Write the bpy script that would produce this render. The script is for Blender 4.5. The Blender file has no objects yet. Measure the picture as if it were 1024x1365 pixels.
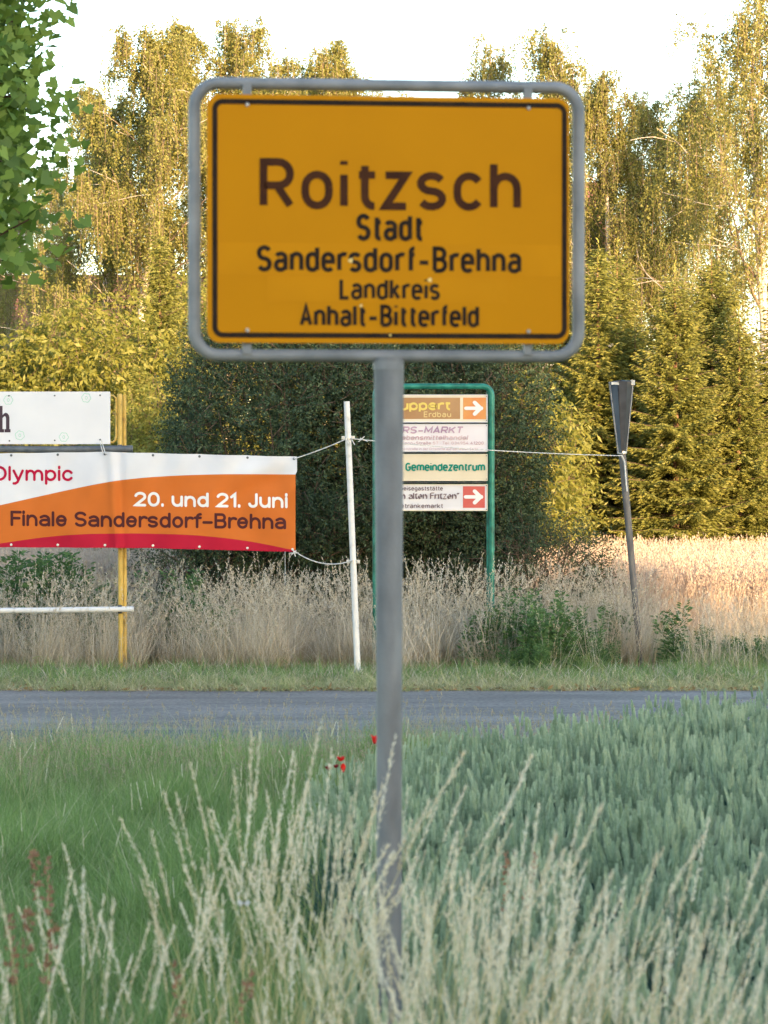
import bpy, math, random
import numpy as np
from mathutils import Vector, Matrix

S = bpy.context.scene
COL = S.collection
F = 3864.0          # focal length in pixels of a 1024 px wide picture
CAMZ = 2.3
HOR = 610.0
def px(x, y, d):    # where a thing stands that is seen at pixel x, y at distance d
    return Vector(((x-512)/F*d, d, CAMZ-(y-HOR)/F*d))
R = math.radians

# ------------------------------------------------------------------ camera
cam = bpy.data.cameras.new('camera'); camo = bpy.data.objects.new('camera', cam); COL.objects.link(camo)
camo.location = (0, 0, CAMZ); camo.rotation_euler = (R(90), 0, 0)
cam.sensor_fit = 'HORIZONTAL'; cam.sensor_width = 36; cam.lens = F/1024*36
cam.shift_y = -(682.5-HOR)/1024
cam.clip_start = 0.1; cam.clip_end = 2000
cam.dof.use_dof = True; cam.dof.focus_distance = 30.5; cam.dof.aperture_fstop = 11.0
S.camera = camo
# ------------------------------------------------------------------ light
SUN_AZ = 25.0       # the sun stands behind the camera, this far to its right
SUN_EL = 11.3
W = bpy.data.worlds.new('World'); S.world = W; W.use_nodes = True
nt = W.node_tree; bg = nt.nodes['Background']
sky = nt.nodes.new('ShaderNodeTexSky'); sky.sky_type = 'NISHITA'; sky.sun_disc = False
sky.sun_elevation = R(SUN_EL); sky.sun_rotation = R(180-SUN_AZ)
sky.air_density = 1.0; sky.dust_density = 0.9; sky.ozone_density = 1.0
nt.links.new(sky.outputs[0], bg.inputs[0]); bg.inputs[1].default_value = 0.15
sun = bpy.data.lights.new('sun', 'SUN'); sun.energy = 3.6; sun.angle = R(0.53); sun.color = (1.0, 0.66, 0.34)
suno = bpy.data.objects.new('sun', sun); COL.objects.link(suno)
ldir = Vector((-math.sin(R(SUN_AZ)), math.cos(R(SUN_AZ)), -math.tan(R(SUN_EL)))).normalized()
suno.rotation_euler = ldir.to_track_quat('-Z', 'Y').to_euler(); suno.location = (10, -20, 20)
S.view_settings.view_transform = 'Standard'; S.view_settings.look = 'None'
S.view_settings.gamma = 1; S.view_settings.use_curve_mapping = False
S.view_settings.exposure = 2.2

# ------------------------------------------------------------------ materials
def srgb(r, g, b):
    f = lambda c: ((c/255+0.055)/1.055)**2.4 if c/255 > 0.04045 else c/255/12.92
    return (f(r), f(g), f(b), 1)
def newmat(name):
    m = bpy.data.materials.new(name); m.use_nodes = True
    nt = m.node_tree; nt.nodes.clear(); return m, nt
def N(nt, t, **kw):
    n = nt.nodes.new(t)
    for k, v in kw.items(): setattr(n, k, v)
    return n
def ramp(nt, fac, stops):
    r = N(nt, 'ShaderNodeValToRGB'); e = r.color_ramp.elements
    while len(e) < len(stops): e.new(0.5)
    for i, (p, c) in enumerate(stops):
        e[i].position = p; e[i].color = c if len(c) == 4 else (*c, 1)
    nt.links.new(fac, r.inputs[0]); return r.outputs[0]
def surf(name, cols, rough=0.6, metal=0.0, scale=6.0, detail=6, bump=0.0, bscale=None, spec=0.4, stretch=None, lo=.35, hi=.65):
    """painted or bare surface: noise between the colours, fine bump"""
    m, nt = newmat(name); out = N(nt, 'ShaderNodeOutputMaterial'); p = N(nt, 'ShaderNodeBsdfPrincipled')
    nt.links.new(p.outputs[0], out.inputs[0])
    p.inputs['Roughness'].default_value = rough; p.inputs['Metallic'].default_value = metal
    p.inputs['Specular IOR Level'].default_value = spec
    tc = N(nt, 'ShaderNodeTexCoord'); vec = tc.outputs['Object']
    if stretch:
        mp = N(nt, 'ShaderNodeMapping'); mp.inputs['Scale'].default_value = stretch
        nt.links.new(vec, mp.inputs[0]); vec = mp.outputs[0]
    no = N(nt, 'ShaderNodeTexNoise'); no.inputs['Scale'].default_value = scale; no.inputs['Detail'].default_value = detail
    nt.links.new(vec, no.inputs['Vector'])
    n = len(cols); st = [(lo+(hi-lo)*i/max(1, n-1), c) for i, c in enumerate(cols)]
    if n == 1: st = [(0, cols[0]), (1, cols[0])]
    nt.links.new(ramp(nt, no.outputs[0], st), p.inputs['Base Color'])
    if bump:
        b = N(nt, 'ShaderNodeBump'); b.inputs['Strength'].default_value = bump; b.inputs['Distance'].default_value = 0.01
        n2 = N(nt, 'ShaderNodeTexNoise'); n2.inputs['Scale'].default_value = bscale or scale*5; n2.inputs['Detail'].default_value = 4
        nt.links.new(tc.outputs['Object'], n2.inputs['Vector'])
        nt.links.new(n2.outputs[0], b.inputs['Height']); nt.links.new(b.outputs[0], p.inputs['Normal'])
    return m
def leafmat(name, cols, trans=0.35, base=None, tip=None, inst=0.25, rough=.6):
    """foliage: colour by a random number per leaf ('rnd'), optional base/tip colour along 'hgt'"""
    m, nt = newmat(name); L = nt.links.new
    out = N(nt, 'ShaderNodeOutputMaterial'); at = N(nt, 'ShaderNodeAttribute', attribute_name='rnd')
    oi = N(nt, 'ShaderNodeObjectInfo')
    ma = N(nt, 'ShaderNodeMath', operation='MULTIPLY_ADD'); L(oi.outputs['Random'], ma.inputs[0]); ma.inputs[1].default_value = inst
    sc = N(nt, 'ShaderNodeMath', operation='MULTIPLY'); L(at.outputs['Fac'], sc.inputs[0]); sc.inputs[1].default_value = 1-inst
    L(sc.outputs[0], ma.inputs[2])
    c = ramp(nt, ma.outputs[0], [(i/(len(cols)-1), k) for i, k in enumerate(cols)])
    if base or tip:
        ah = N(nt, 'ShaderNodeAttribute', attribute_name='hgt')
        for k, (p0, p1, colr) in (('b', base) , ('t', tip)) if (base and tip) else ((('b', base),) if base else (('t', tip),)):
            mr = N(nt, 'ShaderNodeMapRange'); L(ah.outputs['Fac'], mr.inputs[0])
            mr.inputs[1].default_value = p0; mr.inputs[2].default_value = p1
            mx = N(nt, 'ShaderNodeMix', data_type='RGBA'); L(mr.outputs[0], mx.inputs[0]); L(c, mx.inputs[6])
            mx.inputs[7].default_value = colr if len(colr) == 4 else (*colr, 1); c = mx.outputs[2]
    d = N(nt, 'ShaderNodeBsdfDiffuse'); t = N(nt, 'ShaderNodeBsdfTranslucent'); g = N(nt, 'ShaderNodeBsdfGlossy')
    g.inputs['Roughness'].default_value = rough; g.inputs['Color'].default_value = (.6, .6, .6, 1)
    L(c, d.inputs[0]); L(c, t.inputs[0])
    mix = N(nt, 'ShaderNodeMixShader'); mix.inputs[0].default_value = trans; L(d.outputs[0], mix.inputs[1]); L(t.outputs[0], mix.inputs[2])
    m2 = N(nt, 'ShaderNodeMixShader'); m2.inputs[0].default_value = 0.04; L(mix.outputs[0], m2.inputs[1]); L(g.outputs[0], m2.inputs[2])
    L(m2.outputs[0], out.inputs[0]); return m

M = {}
M['galv'] = surf('galvanised_steel', [(.20, .21, .22), (.28, .285, .29), (.36, .36, .36)], .55, .15, 9, 8, .15, 160, lo=.3, hi=.7)
M['galv_post'] = surf('galvanised_steel_post', [(.17, .17, .175), (.235, .235, .24), (.30, .30, .30)], .6, .12, 14, 8, .2, 120, stretch=(1, 1, .35), lo=.3, hi=.7)
M['sign_yellow'] = surf('yellow_reflective_sheet', [(.65, .255, .002), (.70, .278, .002)], .5, 0, 3, 4, 0, lo=.3, hi=.7, spec=.25)
M['patch_yellow'] = surf('yellow_overlay_strip', [(.67, .265, .003), (.72, .288, .003)], .45, 0, 4, 4, 0, spec=.25)
M['sign_black'] = surf('dull_black_sheet', [(.022, .014, .010), (.04, .024, .014)], .5, 0, 30)
M['sign_brown'] = surf('weathered_dark_print', [(.055, .018, .008), (.085, .028, .010)], .5, 0, 20)
M['bolt'] = surf('zinc_bolt', [(.5, .5, .5), (.6, .6, .6)], .35, .7, 30)
M['spot'] = surf('scratched_bare_spot', [(.80, .55, .15), (.82, .62, .28)], .5, 0, 60)
M['yellow_paint'] = surf('yellow_post_paint', [(.30, .17, .05), (.60, .38, .07), (.66, .43, .09), (.70, .47, .12)], .45, 0, 9, 8, .1, 90, lo=.28, hi=.7)
M['white_paint'] = surf('white_post_paint', [(.45, .43, .40), (.72, .71, .69), (.78, .77, .75)], .4, 0, 12, 8, .08, 90, lo=.25, hi=.55)
M['grey_pipe'] = surf('grey_pipe_paint', [(.09, .105, .12), (.15, .165, .18)], .5, .2, 12, 6, .1)
M['board_white'] = surf('white_sign_panel', [(.74, .75, .78), (.80, .80, .82)], .45, 0, 2.5, 6, 0)
M['plum'] = surf('plum_lettering', [(.05, .025, .04)], .6)
M['mint'] = surf('mint_print', [(.18, .50, .33), (.24, .56, .40)], .6)
M['b_white'] = surf('banner_white_vinyl', [(.70, .71, .75), (.77, .78, .81)], .5, 0, 2, 5, .15, 7)
M['b_orange'] = surf('banner_orange_vinyl', [(.58, .150, .024), (.64, .168, .030)], .5, 0, 2, 5, .15, 7)
M['b_red'] = surf('banner_crimson_vinyl', [(.42, .010, .034), (.50, .014, .042)], .5, 0, 2, 5, .15, 7)
M['b_text_red'] = surf('banner_red_print', [(.48, .008, .05)], .6)
M['b_text_white'] = surf('banner_white_print', [(.84, .82, .80)], .6)
M['b_text_brown'] = surf('banner_brown_print', [(.085, .022, .022)], .6)
M['green_paint'] = surf('teal_green_paint', [(.008, .10, .07), (.012, .16, .11), (.03, .22, .16)], .4, .1, 10, 6, .05, 60)
M['d_white'] = surf('directory_white', [(.74, .72, .74), (.80, .78, .78)], .4, 0, 4)
M['d_pink'] = surf('directory_faded_white', [(.80, .74, .76), (.84, .80, .80)], .4, 0, 3)
M['d_cream'] = surf('directory_cream', [(.74, .64, .46), (.78, .68, .50)], .4, 0, 4)
M['d_beige'] = surf('directory_beige_border', [(.80, .70, .52), (.84, .76, .60)], .4, 0, 4)
M['d_brown'] = surf('directory_faded_brown', [(.40, .22, .10), (.50, .29, .14)], .5, 0, 3)
M['d_orange'] = surf('directory_faded_orange', [(.72, .25, .09), (.78, .40, .13)], .5, 0, 3)
M['d_redsq'] = surf('directory_faded_red', [(.60, .10, .085), (.66, .15, .12)], .5, 0, 3)
M['d_yel'] = surf('directory_yellow_print', [(.82, .62, .16)], .5)
M['d_yel2'] = surf('directory_pale_yellow_print', [(.78, .58, .26)], .5)
M['d_lilac'] = surf('directory_lilac_print', [(.42, .28, .40), (.62, .42, .50)], .5, 0, 5)
M['d_rose'] = surf('directory_rose_print', [(.58, .38, .42), (.72, .55, .56)], .5, 0, 5)
M['d_teal'] = surf('directory_teal_print', [(.012, .26, .19)], .5)
M['d_grey'] = surf('directory_grey_print', [(.20, .14, .15)], .5)
M['d_arrow'] = surf('directory_arrow_white', [(.86, .84, .82)], .5)
M['rope'] = surf('pale_rope', [(.42, .42, .40), (.62, .62, .60)], .8, 0, 40)
M['funnel_blue'] = surf('funnel_blue_grey_sheet', [(.075, .10, .135), (.13, .16, .20)], .35, .5, 10, 5, stretch=(1, 1, .3))
M['funnel_dark'] = surf('funnel_dark_inside', [(.012, .014, .020), (.03, .034, .045)], .5, .1, 10)
M['lean_post'] = surf('dull_grey_brown_post', [(.11, .10, .10), (.19, .18, .17)], .6, .2, 12, 8, .15, 80, stretch=(1, 1, .3))
M['clamp'] = surf('bright_clamp', [(.45, .46, .47), (.6, .6, .6)], .35, .7, 20)
M['bark'] = surf('brown_bark', [(.07, .045, .03), (.16, .11, .075)], .9, 0, 14, 8, .6, 40)
M['spruce_bark'] = surf('reddish_bark', [(.16, .085, .05), (.30, .17, .10)], .9, 0, 14, 8, .6, 40)
M['birch_bark'] = surf('birch_bark', [(.05, .04, .035), (.50, .42, .34), (.62, .54, .45)], .8, 0, 5, 8, .3, 40, stretch=(1, 1, 2.2), lo=.30, hi=.52)
M['birch_twig'] = surf('birch_twig', [(.13, .09, .06), (.22, .16, .11)], .9, 0, 8)
M['plaster'] = surf('house_plaster', [(.16, .12, .09), (.20, .15, .11)], .9, 0, 2, 6, .2)
M['tiles'] = surf('brown_red_roof_tiles', [(.13, .06, .045), (.20, .09, .065)], .9, 0, 6, 6, .4, 20, stretch=(1, 1, 4))
M['glass'] = surf('window_glass', [(.03, .035, .04)], .1, 0, 5, spec=.8)
M['win'] = surf('window_frame_white', [(.7, .7, .68)], .5, 0, 5)
M['poppy'] = surf('poppy_red', [(.62, .008, .006), (.75, .02, .012)], .6, 0, 40)
M['poppy_dark'] = surf('poppy_dark_red', [(.13, .005, .010), (.22, .008, .012)], .6, 0, 40)
M['stemgreen'] = surf('stem_green', [(.07, .13, .04)], .7, 0, 20)

M['l_birch'] = leafmat('birch_leaves', [(.16, .165, .035), (.23, .23, .05), (.31, .295, .075), (.40, .355, .12)], .5, inst=.15)
M['l_spruce'] = leafmat('spruce_needles', [(.12, .13, .026), (.18, .19, .038), (.25, .25, .052)], .3, tip=(.45, 1.0, (.33, .30, .065)), inst=.15)
M['l_bush'] = leafmat('dark_shrub_leaves', [(.018, .036, .020), (.034, .062, .028), (.07, .105, .045), (.16, .20, .085)], .10, inst=.1)
M['l_gold'] = leafmat('yellow_green_leaves', [(.14, .155, .026), (.22, .225, .036), (.32, .295, .055)], .5, inst=.1)
M['l_maple'] = leafmat('maple_leaves', [(.085, .155, .024), (.15, .245, .036), (.27, .37, .06)], .5, inst=0)
M['l_weed'] = leafmat('weed_leaves', [(.05, .11, .04), (.09, .18, .055), (.15, .26, .08)], .3, inst=.2)
M['l_far'] = leafmat('far_wood_leaves', [(.05, .07, .025), (.10, .12, .04)], .25, inst=0)
M['l_belt'] = leafmat('belt_tree_leaves', [(.04, .08, .02), (.07, .12, .03)], .15, inst=0)
M['g_green'] = leafmat('green_grass', [(.12, .20, .05), (.19, .29, .075), (.28, .40, .115), (.40, .48, .22)], .45, inst=.35)
M['g_short'] = leafmat('roadside_short_grass', [(.10, .19, .05), (.15, .27, .07), (.24, .34, .11), (.36, .37, .18)], .35, inst=.5)
M['g_verge'] = leafmat('verge_grass', [(.20, .27, .09), (.34, .38, .16), (.50, .47, .28), (.64, .57, .40)], .3, inst=.5)
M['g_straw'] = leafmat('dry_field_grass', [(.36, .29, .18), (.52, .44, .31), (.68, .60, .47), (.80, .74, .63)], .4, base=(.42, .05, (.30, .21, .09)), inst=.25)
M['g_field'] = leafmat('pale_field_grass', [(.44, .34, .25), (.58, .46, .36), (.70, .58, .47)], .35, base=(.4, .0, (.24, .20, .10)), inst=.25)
M['g_panicle'] = leafmat('pale_panicles', [(.58, .46, .28), (.74, .63, .43), (.82, .74, .56), (.86, .80, .68)], .35, inst=.3)
M['g_stem'] = leafmat('straw_stems', [(.38, .34, .13), (.56, .48, .22), (.66, .56, .32)], .3, base=(.45, .05, (.12, .17, .05)), inst=.3)
M['g_brown'] = leafmat('brown_seed_heads', [(.30, .24, .15), (.50, .42, .27)], .3, inst=.3)
M['g_sorrel'] = leafmat('rusty_sorrel_heads', [(.26, .13, .075), (.42, .24, .14)], .3, inst=.3)
M['w_ear'] = leafmat('wheat_ears', [(.25, .33, .21), (.38, .47, .30), (.54, .61, .41), (.72, .74, .53)], .38, inst=.45)
M['w_leaf'] = leafmat('wheat_leaves', [(.035, .09, .075), (.06, .13, .10), (.10, .18, .13)], .3, inst=.3)

# sheet and post colours darkened evenly to offset the exposure; sheets also less glossy
for k_ in [k for k in M if k[:2] in ('b_', 'd_')]+['board_white', 'sign_yellow', 'patch_yellow', 'sign_black', 'sign_brown', 'yellow_paint', 'white_paint', 'galv', 'galv_post', 'lean_post', 'grey_pipe', 'plum']:
    nt_ = M[k_].node_tree
    for n_ in nt_.nodes:
        if n_.type == 'VALTORGB':
            for e_ in n_.color_ramp.elements: e_.color = [c*.80 for c in e_.color[:3]]+[1]
        if n_.type == 'BSDF_PRINCIPLED' and (k_[:2] in ('b_', 'd_') or k_[:4] in ('sign', 'patc')): n_.inputs['Specular IOR Level'].default_value = .12; n_.inputs['Roughness'].default_value = .7

# ground materials
def ground_mat():
    m, nt = newmat('meadow_soil'); L = nt.links.new
    out = N(nt, 'ShaderNodeOutputMaterial'); p = N(nt, 'ShaderNodeBsdfPrincipled'); L(p.outputs[0], out.inputs[0])
    p.inputs['Roughness'].default_value = .95
    tc = N(nt, 'ShaderNodeTexCoord'); n1 = N(nt, 'ShaderNodeTexNoise'); n1.inputs['Scale'].default_value = 1.3; n1.inputs['Detail'].default_value = 10
    L(tc.outputs['Object'], n1.inputs['Vector'])
    c = ramp(nt, n1.outputs[0], [(.3, (.05, .075, .025)), (.5, (.11, .11, .05)), (.7, (.20, .16, .09))])
    L(c, p.inputs['Base Color'])
    b = N(nt, 'ShaderNodeBump'); b.inputs['Strength'].default_value = .8; b.inputs['Distance'].default_value = .03
    n2 = N(nt, 'ShaderNodeTexNoise'); n2.inputs['Scale'].default_value = 25; n2.inputs['Detail'].default_value = 6
    L(tc.outputs['Object'], n2.inputs['Vector']); L(n2.outputs[0], b.inputs['Height']); L(b.outputs[0], p.inputs['Normal'])
    return m
def asphalt_mat(name, a, b_):
    m, nt = newmat(name); L = nt.links.new
    out = N(nt, 'ShaderNodeOutputMaterial'); p = N(nt, 'ShaderNodeBsdfPrincipled'); L(p.outputs[0], out.inputs[0])
    p.inputs['Roughness'].default_value = .8
    tc = N(nt, 'ShaderNodeTexCoord')
    n1 = N(nt, 'ShaderNodeTexNoise'); n1.inputs['Scale'].default_value = 1.6; n1.inputs['Detail'].default_value = 8
    mp = N(nt, 'ShaderNodeMapping'); mp.inputs['Scale'].default_value = (.25, 1.3, 1); L(tc.outputs['Object'], mp.inputs[0])
    v = N(nt, 'ShaderNodeTexNoise'); v.inputs['Scale'].default_value = 28; v.inputs['Detail'].default_value = 6
    L(mp.outputs[0], n1.inputs['Vector']); L(tc.outputs['Object'], v.inputs['Vector'])
    c1 = ramp(nt, n1.outputs[0], [(.35, a), (.5, tuple(.5*(p+q) for p, q in zip(a, b_))), (.65, b_)])
    mx = N(nt, 'ShaderNodeMix', data_type='RGBA', blend_type='MULTIPLY'); mx.inputs[0].default_value = .6
    L(c1, mx.inputs[6]); L(ramp(nt, v.outputs[0], [(.32, (.42, .42, .42)), (.68, (1.4, 1.38, 1.35))]), mx.inputs[7])
    L(mx.outputs[2], p.inputs['Base Color'])
    bp = N(nt, 'ShaderNodeBump'); bp.inputs['Strength'].default_value = .6; bp.inputs['Distance'].default_value = .006
    L(v.outputs[0], bp.inputs['Height']); L(bp.outputs[0], p.inputs['Normal']); return m
M['ground'] = ground_mat()
M['asphalt'] = asphalt_mat('road_asphalt', (.135, .122, .108), (.225, .205, .182))
M['asphalt_new'] = asphalt_mat('asphalt_patch', (.085, .09, .095), (.105, .11, .115))
M['gravel'] = surf('gravelly_edge', [(.13, .09, .06), (.26, .19, .13), (.42, .36, .29)], .95, 0, 22, 8, .8, 60)

# ------------------------------------------------------------------ mesh helpers
class MB:
    """collects faces for ONE mesh object"""
    def __init__(s): s.v = []; s.f = []; s.mi = []; s.smooth = []
    def add(s, vs, fs, mi=0, smooth=False):
        o = len(s.v); s.v += [tuple(v) for v in vs]
        for f in fs: s.f.append(tuple(o+i for i in f)); s.mi.append(mi); s.smooth.append(smooth)
    def box(s, c, d, rot=None, mi=0, bev=0.0):
        hx, hy, hz = d[0]/2, d[1]/2, d[2]/2; c = Vector(c); b = bev
        if b:
            vs = []
            for sz in (-1, 1):
                for (ax, ay) in ((-hx+b, -hy), (hx-b, -hy), (hx, -hy+b), (hx, hy-b), (hx-b, hy), (-hx+b, hy), (-hx, hy-b), (-hx, -hy+b)):
                    vs.append(Vector((ax, ay, sz*hz)))
            fs = [tuple(range(7, -1, -1)), tuple(range(8, 16))]+[(i, (i+1) % 8, 8+(i+1) % 8, 8+i) for i in range(8)]
        else:
            vs = [Vector((sx*hx, sy*hy, sz*hz)) for sz in (-1, 1) for sx, sy in ((-1, -1), (1, -1), (1, 1), (-1, 1))]
            fs = [(3, 2, 1, 0), (4, 5, 6, 7), (0, 1, 5, 4), (1, 2, 6, 5), (2, 3, 7, 6), (3, 0, 4, 7)]
        if rot is not None: vs = [rot @ v for v in vs]
        s.add([c+v for v in vs], fs, mi)
    def tube(s, pts, r, n=12, closed=False, caps=True, mi=0):
        pts = [Vector(p) for p in pts]; k = len(pts)
        rr = r if isinstance(r, (list, tuple, np.ndarray)) else [r]*k
        up = None; rings = []
        for i, p in enumerate(pts):
            if closed: t = (pts[(i+1) % k]-pts[i-1]).normalized()
            else: t = (pts[min(i+1, k-1)]-pts[max(i-1, 0)]).normalized()
            if up is None:
                a = Vector((0, 1, 0)) if abs(t.y) < .9 else Vector((1, 0, 0)); up = (a-t*a.dot(t)).normalized()
            else: up = (up-t*up.dot(t)).normalized()
            sd = t.cross(up)
            rings.append([p+(up*math.cos(2*math.pi*j/n)+sd*math.sin(2*math.pi*j/n))*rr[i] for j in range(n)])
        vs = [v for ring in rings for v in ring]; fs = []
        for i in range(k if closed else k-1):
            a = i*n; b = ((i+1) % k)*n
            for j in range(n): fs.append((a+j, a+(j+1) % n, b+(j+1) % n, b+j))
        s.add(vs, fs, mi, True)
        if caps and not closed:
            s.add(rings[0], [tuple(range(n))], mi); s.add(rings[-1], [tuple(range(n-1, -1, -1))], mi)
    def prism(s, poly, y0, y1, mi=0):
        """poly in x,z extruded along y"""
        n = len(poly)
        vs = [(x, y0, z) for x, z in poly]+[(x, y1, z) for x, z in poly]
        s.add(vs, [tuple(range(n)), tuple(range(2*n-1, n-1, -1))]+[((i+1) % n, i, n+i, n+(i+1) % n) for i in range(n)], mi)
    def build(s, name, mats, parent=None):
        me = bpy.data.meshes.new(name); me.from_pydata(s.v, [], s.f)
        for m in (mats if isinstance(mats, (list, tuple)) else [mats]): me.materials.append(m)
        me.polygons.foreach_set('material_index', s.mi); me.polygons.foreach_set('use_smooth', s.smooth); me.update()
        return link(name, me, parent)
def link(name, data, parent=None):
    o = bpy.data.objects.new(name, data); COL.objects.link(o)
    if parent: o.parent = parent
    return o
def thing(name, label, cat, loc=(0, 0, 0), rz=0, group=None):
    o = bpy.data.objects.new(name, None); COL.objects.link(o); o.location = loc; o.rotation_euler = (0, 0, rz); o.empty_display_size = .2
    return tag(o, label, cat, group)
def tag(o, label=None, cat=None, group=None, kind=None):
    if label: o['label'] = label
    if cat: o['category'] = cat
    if group: o['group'] = group
    if kind: o['kind'] = kind
    return o
def rrect(cx, cz, w, h, r, n=6):
    P = []
    for (sx, sz, a0) in ((1, 1, 0), (-1, 1, 90), (-1, -1, 180), (1, -1, 270)):
        for i in range(n+1):
            a = R(a0+90*i/n); P.append((cx+sx*(w/2-r)+r*math.cos(a), cz+sz*(h/2-r)+r*math.sin(a)))
    return P

# ------------------------------------------------------------------ stroke lettering
def arc(cx, cy, rx, ry, a0, a1, n=10):
    return [(cx+rx*math.cos(R(a0+(a1-a0)*i/n)), cy+ry*math.sin(R(a0+(a1-a0)*i/n))) for i in range(n+1)]
def glyph(c, W_, X, n=10):
    """centre-line strokes of a letter; W_ width of round letters, X x-height, capitals 1 high -> strokes, width"""
    W = W_; r = W/2; v = min(X/2, r*1.08); C = W*1.12; q = C/2; D = -.30
    A = lambda *a: arc(*a, n)
    bowl = lambda x0, y0, y1, w: A(x0+w/2, y1-min((y1-y0)/2, w*.54), w/2, min((y1-y0)/2, w*.54), 0, 180)+A(x0+w/2, y0+min((y1-y0)/2, w*.54), w/2, min((y1-y0)/2, w*.54), 180, 360)
    o = bowl(0, 0, X, W); o = o+[o[0]]
    if c == 'o': return [o], W
    if c == 'a': return [[(W*.06, X*.86)]+A(r, X-v*.8, r, v*.8, 130, 0)+[(W, 0)], [(W, X*.56)]+A(r*.85, X*.28, r*.85, X*.28, 90, 270)+[(W*.6, 0), (W, X*.14)]], W
    if c == 'ä':
        s, w = glyph('a', W_, X, n); return s+[[(W*.22, X*1.25), (W*.22, X*1.38)], [(W*.78, X*1.25), (W*.78, X*1.38)]], w
    if c == 'b': return [[(0, 0), (0, 1)], o], W
    if c == 'd': return [[(W, 0), (W, 1)], o], W
    if c == 'p': return [[(0, D), (0, X)], o], W
    if c == 'q': return [[(W, D), (W, X)], o], W
    if c == 'g': return [[(W, X)]+[(W, -.08)]+A(r, -.08, r, -D-.08, 0, -150), o], W
    if c == 'c': return [A(r, X-v, r, v, 35, 180)+A(r, v, r, v, 180, 325)], W*.92
    if c == 'e': return [[(0, X*.52), (W, X*.52)]+A(r, X-v, r, v, 0, 180)+A(r, v, r, v, 180, 322)], W
    if c == 'n': return [[(0, 0), (0, X)], A(r, X-v, r, v, 180, 0)+[(W, 0)]], W
    if c == 'h': return [[(0, 0), (0, 1)], A(r, X-v, r, v, 180, 0)+[(W, 0)]], W
    if c == 'm':
        w = W*.86; return [[(0, 0), (0, X)], A(w/2, X-v, w/2, v, 180, 0)+[(w, 0)], A(w*1.5, X-v, w/2, v, 180, 0)+[(2*w, 0)]], 2*w
    if c == 'u': return [[(W, 0), (W, X)], [(0, X)]+A(r, v, r, v, 180, 360)], W
    if c == 'r': return [[(0, 0), (0, X)], A(r, X-v, r, v, 180, 58)], W*.68
    if c == 's':
        k = X/4; w = W*.92; return [A(w/2, X-k, w/2, k, 25, 270)+A(w/2, k, w/2, k, 90, -155)[1:]], w
    if c == 'z': return [[(0, X), (W*.86, X), (0, 0), (W*.86, 0)]], W*.86
    if c == 't': return [[(W*.25, .93)]+A(W*.25+r*.75, v*.75, r*.75, v*.75, 180, 275), [(0, X), (W*.68, X)]], W*.68
    if c == 'f': return [A(W*.24+r*.75, 1-v*.75, r*.75, v*.75, 85, 180)+[(W*.24, 0)], [(0, X), (W*.64, X)]], W*.64
    if c == 'l': return [[(0, 1), (0, 0)]], 0
    if c == 'L*': return [[(0, 1)]+A(r*.6, v*.6, r*.6, v*.6, 180, 275)], W*.34
    if c == 'i': return [[(0, X), (0, 0)], [(0, .95), (0, 1.04)]], 0
    if c == 'k': return [[(0, 0), (0, 1)], [(W*.9, X), (0, X*.38)], [(W*.32, X*.58), (W*.95, 0)]], W*.95
    if c == 'y': return [[(0, X), (W*.5, 0)], [(W, X), (W*.44, -.18), (W*.2, D), (0, D)]], W
    if c == 'ß': return [[(0, 0), (0, 1-v)]+A(r*.9, 1-v, r*.9, v, 180, 0)+[(W*.9, .72), (W*.5, .56)]+A(W*.5, .28, W*.5, .28, 90, -120)], W
    if c == '-': return [[(W*.0, X*.5), (W*.92, X*.5)]], W*.94
    if c in '.·': y = 0 if c == '.' else X*.5; return [[(0, y-.01), (0, y+.06)]], 0
    if c == '"': return [[(0, 1), (0, .82)], [(W*.35, 1), (W*.35, .82)]], W*.35
    if c == 'S':
        return [A(q, .75, q, .25, 25, 270)+A(q, .25, q, .25, 90, -155)[1:]], C
    if c == 'R': return [[(0, 0), (0, 1), (q, 1)]+A(C-.27, .73, .27, .27, 90, -90)+[(0, .46)], [(C*.5, .46), (C, 0)]], C
    if c == 'B': return [[(0, 0), (0, 1), (q, 1)]+A(C*.93-.24, .76, .24, .24, 90, -90)+[(0, .52)], [(0, .52), (q, .52)]+A(C-.26, .26, .26, .26, 90, -90)+[(0, 0)]], C
    if c == 'L': return [[(0, 1), (0, 0), (C*.85, 0)]], C*.85
    if c == 'A': return [[(0, 0), (q*1.05, 1), (C*1.05, 0)], [(C*.18, .30), (C*.87, .30)]], C*1.05
    if c == 'F': return [[(0, 0), (0, 1), (C*.9, 1)], [(0, .52), (C*.78, .52)]], C*.9
    if c == 'E': return [[(C*.9, 0), (0, 0), (0, 1), (C*.9, 1)], [(0, .52), (C*.8, .52)]], C*.9
    if c == 'H': return [[(0, 0), (0, 1)], [(C, 0), (C, 1)], [(0, .52), (C, .52)]], C
    if c == 'O':
        b = bowl(0, 0, 1, C*1.25) if W > .5 else bowl(0, 0, 1, C); return [b+[b[0]]], (C*1.25 if W > .5 else C)
    if c == '0': b = bowl(0, 0, 1, C*.95); return [b+[b[0]]], C*.95
    if c == 'G': return [A(q, .5+.5-min(.5, q*1.05), q, min(.5, q*1.05), 35, 180)+A(q, min(.5, q*1.05), q, min(.5, q*1.05), 180, 360)+[(C, .48), (C*.55, .48)]], C
    if c == 'J': return [[(C*.7, 1)]+A(C*.35, .25, C*.35, .25, 0, -170)], C*.7
    if c == 'M': return [[(0, 0), (0, 1), (C*.6, .25), (C*1.2, 1), (C*1.2, 0)]], C*1.2
    if c == 'K': return [[(0, 0), (0, 1)], [(C, 1), (0, .38)], [(C*.38, .6), (C, 0)]], C
    if c == 'T': return [[(0, 1), (C, 1)], [(q, 1), (q, 0)]], C
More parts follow.
